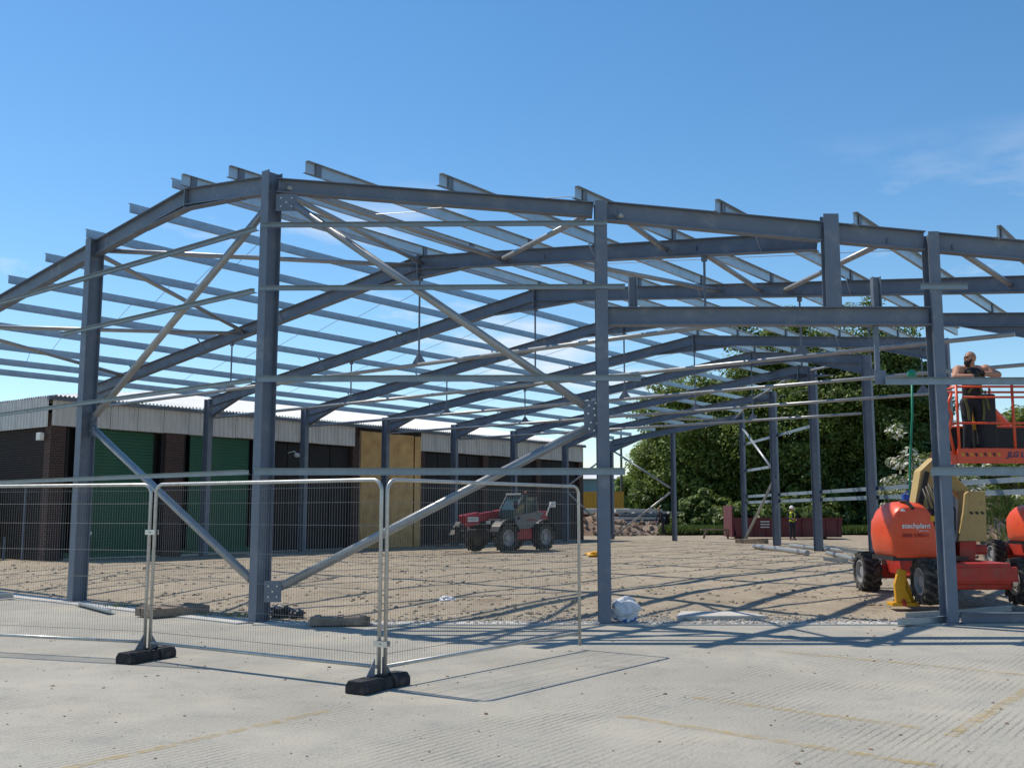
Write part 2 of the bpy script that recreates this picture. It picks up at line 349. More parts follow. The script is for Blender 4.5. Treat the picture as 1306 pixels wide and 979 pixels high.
def s_on_A(w):   # s where the purlin line w meets face A
    return ((YA-RG.y)-PX.y*w)/AX.y + SK*w
def s_end(w): return min(FR[9]+.15, 17.508+(4.176-w)/.8248+.15)

# ------------------------------------------------------------------ ground
def edge_y(x):   # front edge of the soil
    if x >= C1.x: return 16.12
    t = (x-C1.x)/(C0.x-C1.x); return C1.y+t*(C0.y-C1.y)+.05
def soil_h(x, y):
    d = y-edge_y(x)
    t = max(0, min(1, d/5)); base = .012+.19*t*t*(3-2*t)
    v = Vector((x, y, 0)); a = max(.15, min(1, d/1.0))
    h = .05*noise.noise(v*.3)+.012*noise.noise(v*1.6)+.008*noise.noise(v*4.1)+.008*noise.noise(v*10)
    return base+a*(h*.85)
g = MB(); S = 900
g.add([(-S, -60, -.06), (S, -60, -.06), (S, S*1.6, -.06), (-S, S*1.6, -.06)], [(0, 1, 2, 3)]); structure('ground', g, M['field'])
g = MB(); yard = [(-70, -30), (60, -30), (60, 16.5), (C1.x, 16.5), (C0.x, C0.y+.4), (-45, 50.6)]
g.add([(x, y, 0) for x, y in yard], [tuple(range(len(yard)))]); structure('concrete_yard', g, M['concrete'])
g = MB(); xs = [x*.155-26 for x in range(0, 475)]; ys = []; y = 15.9
while y < 92: ys.append(y); y += .105+max(0, y-17)*.0085
idx = {}
for j, yy in enumerate(ys):
    for i, xx in enumerate(xs):
        ey = edge_y(xx)
        if yy < ey-.9: continue
        y2 = max(yy, ey); idx[i, j] = len(g.v); g.v.append((xx, y2, soil_h(xx, y2)))
for (i, j) in list(idx):
    q = [(i, j), (i+1, j), (i+1, j+1), (i, j+1)]
    if all(k in idx for k in q): g.f.append(tuple(idx[k] for k in q)); g.m.append(0)
site = structure('site_ground', g, M['soil'], True)
# pale ground strip under the faces
def strip(name, p, q, w0, w1, z, m):
    p, q = Vector(p), Vector(q); d = (q-p).normalized(); n = Vector((-d.y, d.x, 0)); g = MB()
    g.obox((p+q)/2+n*(w0+w1)/2+Vector((0, 0, z/2-.03)), d*(q-p).length/2, n*(w1-w0)/2, (0, 0, z/2+.03)); return structure(name, g, m)
strip('concrete_strip', C1, (30, 16.12, 0), -.42, .0, .018, M['concpale'])
strip('concrete_strip', C0+(C0-C1)*4, C1, -.4, .05, .022, M['concpale'])
# painted lines, nearly worn off
def line(name, p, q, w=.11):
    p, q = Vector(p), Vector(q); d = (q-p).normalized(); n = Vector((-d.y, d.x, 0))*w/2
    g = MB(); g.add([p-n, q-n, q+n, p+n], [(0, 1, 2, 3)])
    for i in range(4): v = g.v[i]; g.v[i] = (v[0], v[1], .004)
    return structure(name, g, M['line'])
line('painted_line', gnd(790, 912), gnd(1240, 984)); line('painted_line', gnd(885, 889), gnd(1175, 928)); line('painted_line', gnd(1330, 868), gnd(1212, 938))
line('painted_line', gnd(990, 830), gnd(1306, 860)); line('painted_line', gnd(60, 985), gnd(420, 905))
# yard joints: thin dark grooves
g = MB()
# clods, gravel
def lumps(name, n, sampler, m, smin, smax, label, cat):
    V = []; F = []; t = (1+5**.5)/2
    iv = [Vector(v).normalized() for v in [(-1, t, 0), (1, t, 0), (-1, -t, 0), (1, -t, 0), (0, -1, t), (0, 1, t), (0, -1, -t), (0, 1, -t), (t, 0, -1), (t, 0, 1), (-t, 0, -1), (-t, 0, 1)]]
    tf = [(0, 11, 5), (0, 5, 1), (0, 1, 7), (0, 7, 10), (0, 10, 11), (1, 5, 9), (5, 11, 4), (11, 10, 2), (10, 7, 6), (7, 1, 8), (3, 9, 4), (3, 4, 2), (3, 2, 6), (3, 6, 8), (3, 8, 9), (4, 9, 5), (2, 4, 11), (6, 2, 10), (8, 6, 7), (9, 8, 1)]
    for _ in range(n):
        p = sampler(); s = smin+(smax-smin)*rng.random()**3; b = len(V); sc = (rng.uniform(.7, 1.4), rng.uniform(.7, 1.4), rng.uniform(.4, .8)); a = rng.uniform(0, 6.28); ca, sa = math.cos(a), math.sin(a)
        for v in iv:
            k = s*rng.uniform(.75, 1.2); x, y_, z = v.x*sc[0]*k, v.y*sc[1]*k, v.z*sc[2]*k
            V.append((p[0]+x*ca-y_*sa, p[1]+x*sa+y_*ca, p[2]+z+s*.15))
        F += [tuple(i+b for i in f) for f in tf]
    mb = MB(); mb.v = V; mb.f = F; mb.m = [0]*len(F)
    return tag(link(name, mb.mesh(name, m)), label, cat, kind='stuff')
def soil_pt():
    while True:
        y = 15.9+rng.random()**2*24; x = rng.uniform(-.62, .62)*y*1.0
        if y > edge_y(x)+.05 and abs(x) < 18:
            if noise.noise(Vector((x*.45, y*.45, 3))) > rng.uniform(-.5, .45): return (x, y, soil_h(x, y))
lumps('soil_clods', 6500, soil_pt, M['clod'], .007, .048, 'loose pale clods scattered over the bare building site', 'soil')
def grav_pt():
    while True:
        x = rng.gauss(2.6, 1.6) if rng.random() < .75 else rng.uniform(-4, 8); y = 15.75+abs(rng.gauss(.35, .55))
        if y > 15.72: return (x, y, soil_h(x, y) if y > 16.12 else .018)
lumps('gravel', 3600, grav_pt, M['stone'], .008, .032, 'grey gravel spilled along the concrete edge', 'gravel')
def grit_pt(): y = rng.uniform(5.5, 15.3); x = rng.uniform(-.56, .56)*y; return (x, y, 0)
lumps('grit', 420, grit_pt, M['spoil'], .006, .02, 'scattered crumbs of earth lying on the concrete yard', 'grit')

# ------------------------------------------------------------------ steel frame
Z3 = Vector((0, 0, 1))
frame = thing('steel_skeleton', 'bare blue-grey steel building frame with sloping rafters and galvanised purlins', 'steel frame', (0, 22, 0))
def column(base, top, d, b, ddir, plate=True, name='column'):
    m = MB(); m.ibeam(base, (base[0], base[1], top), d, b, ddir)
    o = part(name, m, M['steel'], frame)
    if plate:
        p = MB(); dd = Vector(ddir).normalized(); n = dd.cross(Z3)
        p.obox((base[0], base[1], base[2]+.012), dd*(d/2+.06), n*(b/2+.07), (0, 0, .012)); part('base_plate', p, M['steel'], o)
    return o
def gusset(c, u, v, hu, hv, n, th=.014, bolts=((-.5, -.5), (.5, -.5), (-.5, .5), (.5, .5), (0, 0))):
    c, u, v, n = Vector(c), Vector(u).normalized(), Vector(v).normalized(), Vector(n).normalized(); m = MB(); m.obox(c, u*hu, v*hv, n*th/2)
    o = part('gusset_plate', m, M['steel'], frame)
    for a, b_ in bolts:
        k = MB(); q = c+u*hu*a+v*hv*b_-n*(th/2); k.tube([q+n*.002, q-n*.018], .016, 6); part('bolt', k, M['bolt'], o)
    return o
def brace(p, q, r, name='brace', trim=(0, 0), m='tube'):
    p, q = Vector(p), Vector(q); d = (q-p).normalized(); mb = MB(); mb.tube([p+d*trim[0], q-d*trim[1]], r, 14)
    o = part(name, mb, M[m], frame, True)
    for c, k in ((p+d*trim[0], -1), (q-d*trim[1], 1)):
        if trim[0] or trim[1]: e = MB(); e.bar(c, c+d*k*.16, .012, r*1.7); part('end_plate', e, M['steel'], o)
    return o
def z_sec(mb, p, q, h, b, t=.006, side=1, anchor=0):
    p, q = Vector(p), Vector(q); A = (q-p).normalized(); S = A.cross(Z3).normalized()*side; U = S.cross(A)*side
    c0, c1 = p+Z3*h/2*anchor, q+Z3*h/2*anchor
    mb.bar(c0, c1, t, h-2*t, Z3)
    mb.bar(c0+Z3*(h-t)/2+S*(b/2), c1+Z3*(h-t)/2+S*(b/2), b+t, t, Z3); mb.bar(c0-Z3*(h-t)/2-S*(b/2), c1-Z3*(h-t)/2-S*(b/2), b+t, t, Z3)
    return mb
GR = .2
# -- gable face columns
column(C0, 7.02, .3, .19, AX); column(C1, 7.15, .28, .18, AX)
column(C2+Vector((0, .12, 0)), 6.58, .26, .185, (0, 1, 0)); column(C3+Vector((0, .12, 0)), 6.07, .3, .165, (0, 1, 0))
# -- rafters
def rafter(p, q, d, b, haunch0=0, haunch1=0, L0=1.7, L1=1.5):
    p, q = Vector(p), Vector(q); m = MB(); m.ibeam(p, q, d, b, Z3, anchor='top'); o = part('rafter', m, M['steel'], frame)
    A = (q-p).normalized(); S = A.cross(Z3).normalized(); U = S.cross(A)
    for c, k, h, L in ((p, 1, haunch0, L0), (q, -1, haunch1, L1)):
        if not h: continue
        a0 = c-U*(d+.001); a1 = a0-U*h; a2 = a0+A*k*L; hb = MB()
        hb.prism([a0-S*.005, a1-S*.005, a2-S*.005], S*.01); hb.bar(a1, a2, b, .013, U); part('haunch', hb, M['steel'], o)
    return o
for n in range(2, 10):
    s = FR[n]; we = WEND[n]; d = .31; ze = roof(WL)
    if we > .3:
        rafter(B(s, WL+.15, roof(WL+.15)), B(s, 0, roof(0)), d, .165, .34, .2)
        rafter(B(s, 0, roof(0)), B(s, we-.12, roof(we-.12)), d, .165, .2, .0 if n == 2 else .33, 1.5, 1.9)
        m = MB(); m.obox(B(s, 0, roof(0)-.27), Ddir*.014, AX*.095, (0, 0, .29)); part('apex_plate', m, M['steel'], frame)
    else: rafter(B(s, WL+.15, roof(WL+.15)), B(s, we, roof(we)), d, .165, .34, .15)
    column(B(s, WL, GR-.03), ze-.02, .31, .17, Ddir)
    if n == 2: continue
    bz = GR-.03; column(B(s, we, bz), roof(we)-.02, .31 if n < 9 else .22, .18, Ddir)
    if n < 9:
        # splice cap plates
        m = MB(); q = B(s, WL, ze-.62); m.obox(q+Ddir*.17, Ddir*.011, AX*.095, (0, 0, .01)); part('stiffener', m, M['steel'], frame)
# first frame: face B then face A
w0, w1 = inv(C0)[1], inv(C1)[1]
rafter(B(FR[1], WL, roof(WL)), B(FR[1], 0, roof(0)), .3, .165, .3, .06)
rafter(B(FR[1], 0, roof(0)), B(FR[1], w1-.1, roof(w1-.1)), .3, .165, .06)
m = MB(); m.obox(B(FR[1], 0, roof(0)-.17), Ddir*.012, AX*.09, (0, 0, .17)); part('apex_plate', m, M['steel'], frame)
def A(x, z): return Vector((x, YA+.1, z))
def zA(x): return roof(inv((x, YA+.1))[1])
rafter(C1+Vector((.12, -.02, zA(C1.x+.12)-.02)), A(C2.x-.11, zA(C2.x-.11)), .235, .17)
xe = at(1062, 330, YA).x
rafter(A(C2.x+.11, zA(C2.x+.11)+.03), A(xe-.12, zA(xe-.12)+.03), .31, .17)
rafter(A(xe+.12, zA(xe+.12)+.03), A(C3.x-.1, zA(C3.x-.1)+.03), .31, .17)
rafter(A(C3.x+.1, zA(C3.x+.1)+.03), A(12.05, zA(12.05)+.03), .31, .17)
# door head beam, hung posts
HD = 4.87
m = MB(); m.ibeam((C2.x+.1, YA+.09, HD), (C3.x-.09, YA+.09, HD), .29, .2, Z3, anchor='top'); part('door_head_beam', m, M['steel'], frame)
xp = at(1062, 330, YA).x
m = MB(); m.ibeam((xp, YA+.1, HD+.002), (xp, YA+.1, zA(xp)+.16), .2, .24, (0, 1, 0)); part('post', m, M['steel'], frame)
for px_, z0, z1 in ((808, HD+.002, 5.36), (1120, HD+.002, 5.36)):
    x = at(px_, 370, YA).x; m = MB(); m.ibeam((x, YA+.1, z0), (x, YA+.1, z1), .13, .13, (1, 0, 0)); part('post', m, M['steel'], frame)
x = at(1121, 450, YA).x; m = MB(); m.bar((x, YA+.1, HD-.292), (x, YA+.1, 3.75), .07, .07, (0, 1, 0)); m.obox((x+.02, YA+.04, 3.76), (.09, 0, 0), (0, .006, 0), (0, 0, .11)); part('post', m, M['steel'], frame)
# -- purlins and eaves beams
PW = [.15, 1.58, 3.2, 4.88, 6.58, 8.33, 10.05, 11.83, 13.35, 14.5]
for sg in (-1, 1):
    for k, w in enumerate(PW):
        w = w*sg
        if sg < 0: s0 = FR[1]-.25; s1 = s_end(w)
        else:
            s0 = FR[1]-.25 if w < w1 else s_on_A(w)-.14; s1 = s_end(w)
        if s1-s0 < 1: continue
        h = .185; m = MB(); z = roof(w)+h/2+.012
        z_sec(m, B(s0, w, z), B(s1, w, z), h, .062, .006, sg); o = part('purlin', m, M['galv'], frame)
        for n in range(1, 10):       # cleats on rafters
            s = FR[n]; we = WEND.get(n, w1)
            if n == 1 and w > w1: s = s_on_A(w)+.12
            elif w > we: continue
            c = MB(); c.obox(B(s, w+sg*.02, roof(w)+.1), AX*.06, PX*.005, (0, 0, .095)); part('cleat', c, M['steel'], o)
for sg in (-1, 1):                    # sag rods between purlins, one line per bay
    for n in range(1, 9):
        sm = (FR[n]+FR[n+1])/2
        for k in range(1, 8):
            a, b_ = PW[k]*sg, PW[k+1]*sg
            if sg > 0 and (sm > s_end(b_)-.3 or sm < s_on_A(b_)): continue
            m = MB(); m.tube([B(sm-.3, a, roof(a)+.05), B(sm+.3, b_, roof(b_)+.17)], .007, 5); part('sag_rod', m, M['tube'], frame)
for n in range(2, 8):                 # fly braces from purlin to rafter bottom flange
    for w in (-11.83, -8.33, -4.88, 4.88, 8.33):
        if w > WEND[n]: continue
        m = MB(); m.bar(B(FR[n]-.34, w, roof(w)+.02), B(FR[n]-.02, w, roof(w)-.3), .05, .008, PX); part('fly_brace', m, M['galv'], frame)
# -- ties hung from the rafters
TZ = 4.92
for n in range(2, 7):
    we = min(WEND[n], 11.6); s = FR[n]
    for a, b_ in ((WL+.3, 0), (0, we-.25)):
        m = MB(); m.tube([B(s, a, TZ), B(s, b_, TZ)], .045, 12); part('tie_tube', m, M['tube'], frame, True)
    for w in (-7.15, 0, 7.2):
        if w > we-.5: continue
        zt = roof(w)-.31; m = MB(); m.tube([B(s, w, TZ+.04), B(s, w, zt)], .022, 8); m.bar(B(s, w, zt-.1), B(s, w, zt), .08, .08, PX)
        o = part('hanger_rod', m, M['steel'], frame)
        p = MB(); c = B(s, w, TZ)-AX*.006
        p.prism([c-Ddir*.2+Z3*-.03, c+Ddir*.2+Z3*-.03, c+Ddir*.2+Z3*.05, c+Ddir*.04+Z3*.24, c-Ddir*.04+Z3*.24, c-Ddir*.2+Z3*.05], AX*.012); part('hanger_plate', p, M['steel'], o)
# -- roof bracing
def RB(s, w, dz=-.17): return B(s, w, roof(w)+dz)
sC2, wC2 = inv((C2.x, YA+.1))
for p, q in ((RB(*inv(C1)), RB(0, .1)), (RB(inv(C1)[0], w1+.25), RB(0, 2.44)), (RB(0, 2.44), RB(sC2, wC2-.25)), (RB(sC2, wC2+.3), RB(0, 6.43)),
             (RB(0, 7.05), RB(FR[3], 6.33)), (RB(FR[3], 6.86), RB(*inv((5.95, YA+.1)))), (RB(*inv((7.0, YA+.1))), RB(FR[3], 11.35)), (RB(0, 3.6), RB(FR[3], 5.4)),
             (RB(FR[1], w0), RB(0, -.15)), (RB(FR[1], w0-.1), RB(0, -6.6)), (RB(FR[1], -9.6), RB(0, -6.75)), (RB(FR[1], -9.8), RB(0, -12.4)),
             (RB(FR[8], -4), RB(FR[9], -7)), (RB(FR[8], -4), RB(FR[7], .2)), (RB(FR[6], 4.), RB(FR[7], .5)), (RB(FR[8], -9), RB(FR[9], -7.3))):
    brace(p, q, .05, 'roof_brace', (.12, .12))
# -- K bracing in the two end faces
u = (C1-C0).normalized(); nB = Vector((u.y, -u.x, 0)); nB = -nB if nB.dot(AX) < 0 else nB
off = nB*.03
kB = C0+u*.24+Z3*3.36
brace(C1-u*.24+Z3*.62+off, kB-Z3*.1+off, .065, 'brace', (.06, .1)); brace(kB+Z3*.12+off, C1-u*.12+Z3*6.62+off, .065, 'brace', (.1, .1))
gusset(C0+u*.16+Z3*3.36+off*1.9, u, Z3, .15, .24, nB)
kA = Vector((C2.x-.16, YA+.13, 3.13))
brace(C1+Vector((.36, -.15, .55)), kA+Vector((-.02, 0, -.12)), .07, 'brace', (.05, .1)); brace(kA+Vector((-.04, 0, .14)), C1+Vector((.34, -.1, 6.62)), .065, 'brace', (.1, .1))
gusset(kA+Vector((0, -.02, .02)), (1, 0, 0), Z3, .13, .25, (0, 1, 0), bolts=((-.4, -.75), (.2, -.85), (.5, -.4), (-.2, -.35), (.3, .1), (-.5, .2), (.2, .5), (-.4, .7), (.4, .85)))
gusset(C1+Vector((.24, -.17, .48)), (1, 0, 0), Z3, .13, .16, (0, 1, 0)); gusset(C1+Vector((.27, -.1, 6.62)), (1, 0, 0), Z3, .17, .14, (0, 1, 0))
# -- side rails
KR = [6.2, 5.18, 3.74, 2.3]
def rail(p, q, h, side=1):
    m = MB(); z_sec(m, p, q, h, .055, .006, side); o = part('side_rail', m, M['rail'], frame)
    d = (Vector(q)-Vector(p)).normalized(); e = MB()
    return o
YR = YA-.045
for k, (x1, h) in enumerate(((at(774, 291, YA).x, .06), (at(797, 374, YA).x, .062), (at(817, 488, YA).x, .09), (at(797, 602, YA).x, .105))):
    y0 = C1.y-.24; rail((C1.x-.08, y0-.03, KR[k]), (x1, YR, KR[k]), h)
LB = (C0-C1).normalized(); nb = -nB
for k, (L, h) in enumerate(((14, .06), (6.35, .06), (14, .06), (14, .07))):
    p = C1+nb*.2+LB*.1; q = p+LB*L; rail((p.x, p.y, KR[k]), (q.x, q.y, KR[k]), h, -1)
rail((at(1173, 371, YA).x, YR, KR[1]), (at(1233, 371, YA).x, YR, KR[1]), .085)
rail((at(1128, 486, YA).x, YR, KR[2]-.05), (12, YR, KR[2]-.05), .105); rail((at(1186, 603, YA).x, YR, KR[3]), (12, YR, KR[3]), .13)
def RW(n, z, out=.16): p = B(FR[n], WEND[n], z); p.x += out; return p
for n0, n1, z in ((7, 9, 5.05), (5, 9, 2.16), (5, 9, 2.45), (8, 9, 3.72)): rail(RW(n0, z), RW(n1, z), .13)
rail(RW(3, 2.16), RW(5, 2.16), .13); rail(RW(3, 2.45), RW(5, 2.45), .13)
# -- far gable and far right bracing
pg = column(B(FR[9], -10.67, GR-.03), roof(10.67)-.32, .2, .2, Ddir)
kp = B(FR[9], -10.8, 2.9); kl = B(FR[9], WL+.2, 5.0); kb = B(FR[9], WL+.2, .4)
brace(kl, kp, .05, 'brace', (.05, .1)); brace(kb, kp-Z3*.15, .05, 'brace', (.05, .1))
kr = RW(8, 3.3, .0); brace(RW(9, 5.9, 0), kr+Z3*.1, .06, 'brace', (.05, .1)); brace(RW(9, .35, 0), kr-Z3*.1, .06, 'brace', (.05, .1))
brace(B(FR[9], WL, 4.9), B(FR[8], WL+.1, 3.0), .05, 'brace', (.1, .1)); brace(B(FR[9], WL, .5), B(FR[8], WL+.1, 2.7), .05, 'brace', (.1, .1))

# ------------------------------------------------------------------ existing workshop building on the left
def Wl(t, z, out=0): p = RG+AX*t-PX*(15.5-out); p.z = z; return p      # along its long front wall
def We(t, z, out=0): p = Wl(0, z)-PX*t-AX*out; p.z = z; return p        # along its end wall
shed = thing('workshop_building', 'long low workshop with grey profiled fascia, green shutters and white roof', 'building', Wl(0, 0))
def wbox(t0, t1, z0, z1, o0, o1, name, m, par=shed, bevel=0):
    b_ = MB(); b_.obox((Wl(t0, z0, o0)+Wl(t1, z1, o1))/2, AX*(t1-t0)/2, PX*abs(o1-o0)/2, (0, 0, (z1-z0)/2)); return part(name, b_, M[m] if isinstance(m, str) else m, par, bevel=bevel)
FB, FT = 4.37, 5.2
for t0, t1 in ((0.0, .5), (4.12, 4.84), (8.05, 8.5), (12.9, 13.25), (16.95, 17.3), (21.4, 21.8), (25.7, 26.1), (29.6, 30)): wbox(t0, t1, -.05, FB+.4, -.35, 0, 'wall_pier', 'brick')
wbox(.3, 29.98, FB-.02, FT+.02, -.33, -.06, 'lintel_wall', 'brick'); wbox(.3, 29.95, -.04, FB+.0, -.6, -.36, 'light_block', 'nearblack')  # added box behind the bays blocks light leaks; lintel wall raised likewise
wbox(.5, 30, -.05, .24, -.33, -.09, 'plinth', 'concpale')
# end wall, back mass
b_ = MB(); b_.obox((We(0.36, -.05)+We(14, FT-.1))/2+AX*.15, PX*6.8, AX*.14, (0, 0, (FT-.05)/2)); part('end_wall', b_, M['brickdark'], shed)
b_ = MB(); b_.obox((Wl(0.3, 0, -13.6)+Wl(30, FT, -13.8))/2, AX*14.8, PX*.1, (0, 0, FT/2)); part('back_wall', b_, M['nearblack'], shed)
b_ = MB(); b_.obox((Wl(29.7, 0, -.4)+Wl(29.9, FT, -13.5))/2, AX*.1, PX*6.5, (0, 0, FT/2)); part('far_end_wall', b_, M['brick'], shed)
# roller shutters: each slat its own piece
sl = MB(); sl.obox((0, 0, 0), AX*1.0, PX*.012, (0, 0, .052)); sl.obox(PX*.022, AX*1.0, PX*.012, (0, 0, .03)); slme = sl.mesh('shutter_slat', M['shutter'])
for t0, t1 in ((.56, 4.1), (4.86, 8.03)):
    fr = wbox(t0-.0, t0+.1, .2, FB-.05, -.2, -.08, 'shutter_guide', 'nearblack'); wbox(t1-.1, t1, .2, FB-.05, -.2, -.08, 'shutter_guide', 'nearblack')
    hd = MB(); c = (Wl(t0, 0, -.14)+Wl(t1, 0, -.14))/2; hd.obox(c+Z3*(.33), AX*(t1-t0)/2, PX*.03, (0, 0, .08)); sh = part('roller_shutter', hd, M['shutter'], shed)
    for k in range(38):
        o = link('slat', slme, sh); o.location = c-OFF[shed]+Z3*(.46+.106*k); o.scale = (1, 1, 1)
        q = (t1-t0-.03)/2
        # stretch along the wall direction only
        Mx = Matrix.Identity(3); 
        for i in range(3):
            for j in range(3): Mx[i][j] += (q-1)*AX[i]*AX[j]
        o.matrix_local = Matrix.Translation(c-OFF[shed]+Z3*(.46+.106*k)) @ Mx.to_4x4()
# near-black panels standing in for deep shade inside the open further bays
for t0, t1 in ((8.5, 12.9), (17.3, 21.4), (21.8, 25.7), (26.1, 29.6)):
    n = max(3, round((t1-t0)/1.05)); wd = (t1-t0)/n
    for k in range(n):
        b_ = MB(); a0, a1 = t0+wd*k+.02, t0+wd*(k+1)-.02
        b_.obox((Wl(a0, .25, -.22)+Wl(a1, FB-.06, -.18))/2, AX*(a1-a0)/2, PX*.02, (0, 0, (FB-.31)/2))
        for zz in (1.1, 2.4, 3.6): b_.obox((Wl(a0, zz, -.17)+Wl(a1, zz, -.17))/2, AX*(a1-a0)/2, PX*.008, (0, 0, .05))
        part('shade_panel', b_, M['nearblack'], shed)
# plywood hoarding boards over one bay
for a0, a1, zt, oo in ((13.32, 14.5, 5.02, .05), (14.52, 15.55, 4.98, .09), (15.57, 16.5, 5.0, .05), (16.52, 16.9, 4.97, .11)): wbox(a0, a1, .2, zt, oo-.03, oo, 'plywood_board', 'ply')
for tt in (13.3, 15.56, 16.9): wbox(tt-.04, tt+.04, .2, 5.06, -.02, .012, 'batten', 'timber')
wbox(13.25, 16.95, 4.3, FT+.04, -.05, .0, 'backing', 'nearblack')
# fascia: profiled cladding sheets, about 1 m each
def fas_sheet(L, h, dirv, outv, name):
    pts = []; pitch = L/5
    for k in range(5):
        b0 = k*pitch
        pts += [(b0, 0), (b0+pitch*.28, 0), (b0+pitch*.36, .035), (b0+pitch*.64, .035), (b0+pitch*.72, 0)]
    pts.append((L, 0)); vs = []; fs = []
    for a, o_ in pts: vs += [dirv*a+outv*o_, dirv*a+outv*o_+Z3*h]
    for i in range(len(pts)-1): fs.append((2*i, 2*i+2, 2*i+3, 2*i+1))
    mb = MB(); mb.add(vs, fs); return mb.mesh(name, M['fascia'])
fs1 = fas_sheet(.985, FT-FB, AX, PX, 'fascia_sheet')
for k in range(30):
    if 13 <= k <= 16: continue
    o = link('fascia_sheet', fs1, shed); o.location = Wl(k, FB+(.012 if k % 3 == 1 else 0), .02)-OFF[shed]
fs2 = fas_sheet(.985, FT-FB+.1, -PX, -AX, 'fascia_sheet')
for k in range(14):
    o = link('fascia_sheet', fs2, shed); o.location = We(k, FB-.05, .12)-OFF[shed]
b_ = MB(); b_.obox((Wl(-.15, FT, .06)+Wl(30.1, FT, .06))/2+Z3*.02, AX*15.15, PX*.07, (0, 0, .06)); part('gutter', b_, M['steel'], shed)
# roof: corrugated sheets rising away from the eave
pitch_ = math.tan(R_(10)); RH = 12.5
def roof_sheet(org, along, up, a0, lens):
    rs = MB(); vs = []; fs = []; n = 42
    for k in range(n+1):
        a = a0+.998*k/n; zz = .03*math.sin(2*math.pi*k/6); Lk = max(.02, lens(a))
        for dd in (0, Lk): vs.append(org+along*a+up*dd+Z3*(dd*pitch_+zz))
    for k in range(n): fs.append((2*k, 2*k+2, 2*k+3, 2*k+1))
    rs.add(vs, fs); return part('roof_sheet', rs, M['roofsheet'], shed)
for k in range(30): roof_sheet(Wl(0, FT+.1+(.008 if k % 2 else 0), .16), AX, -PX, k, lambda a: min(RH, a))
for k in range(20): roof_sheet(Wl(0, FT+.1+(.008 if k % 2 else 0), .16), -PX, AX, k, lambda a: min(RH, a, 25-a))
# small fittings
b_ = MB(); q = We(.0, 4.02, .18)+PX*-.3; b_.obox(q, PX*.13, AX*.07, (0, 0, .12)); part('wall_light', b_, M['lamp'], shed, bevel=.02)
b_ = MB(); q = We(1.9, 0, .3); b_.tube([q, q+Z3*.9], .04, 8); part('vent_pipe', b_, M['steel'], shed)
b_ = MB(); b_.tube([We(.95, .2, .2), We(.95, 2.6, .2), We(.5, 2.65, .2)], .035, 8); part('downpipe', b_, M['steel'], shed)
b_ = MB(); b_.tube([Wl(9.6, 3.95, -.12), Wl(9.6, 4.0, .2), Wl(9.62, 3.9, .35)], .025, 8); b_.ell(Wl(9.62, 3.84, .38), (.12, .12, .09)); part('wall_light', b_, M['lamp'], shed)

# ------------------------------------------------------------------ temporary fence panels
def fence_panel(p, q, label, lean=0):
    p, q = Vector((*p, 0)), Vector((*q, 0)); d = (q-p).normalized(); L = (q-p).length; n = Vector((-d.y, d.x, 0))
    t = thing('mesh_fence', label, 'fence panel', p, group='temporary fence panels')
    def P(a, z): return p+d*a+Z3*z+n*lean*z
    r = .019; R0 = .11; ht = 2.0; g0 = .05
    arc0 = [P(R0-R0*math.cos(k*math.pi/12), ht-R0+R0*math.sin(k*math.pi/12)) for k in range(7)]
    arc1 = [P(L-R0+R0*math.sin(k*math.pi/12), ht-R0+R0*math.cos(k*math.pi/12)) for k in range(7)]
    m = MB(); m.tube([P(0, g0)]+arc0+arc1+[P(L, g0)], r, 10); f = part('tube_frame', m, M['fencetube'], t, True)
    m = MB(); m.tube([P(.02, .2), P(L-.02, .2)], r*.95, 10); part('bottom_rail', m, M['fencetube'], t, True)
    m = MB(); nw = int(L/.036)
    for k in range(1, nw):
        a = L*k/nw; zt = ht if R0 < a < L-R0 else ht-R0+math.sqrt(max(0, R0*R0-(R0-min(a, L-a))**2)); o_ = n*.004
        m.tube([P(a, .2)+o_, P(a, zt)+o_], .0016, 3, False)
    w_ = part('wire_mesh', m, M['wire'], t); w_['kind'] = 'stuff'
    for z in (.32, .62, .93, 1.24, 1.55, 1.78, 1.93):
        m = MB(); m.tube([P(.01, z)-n*.003, P(L-.01, z)-n*.003], .0026, 5, False); part('cross_wire', m, M['wire'], t)
    return t, P, L, d, n
fa, fb, fc = Vector((-4.188, 12.058)), Vector((-1.26, 10.157)), Vector((.837, 12.978))
d12 = (fb-fa).normalized(); d23 = (fc-fb).normalized(); d01 = Vector((-.945, .327)).normalized()
fence_panel(fa-d12*.045+d01*3.5, fa-d12*.045, 'mesh fence panel in front of the leftmost gable post, reaching away towards the green shutter')
fence_panel(fa+d12*.045, fb-d12*.03, 'mesh fence panel between the two black rubber feet')
fence_panel(fb+d23*.05, fc, 'mesh fence panel angled back towards the building with no foot at its far end')
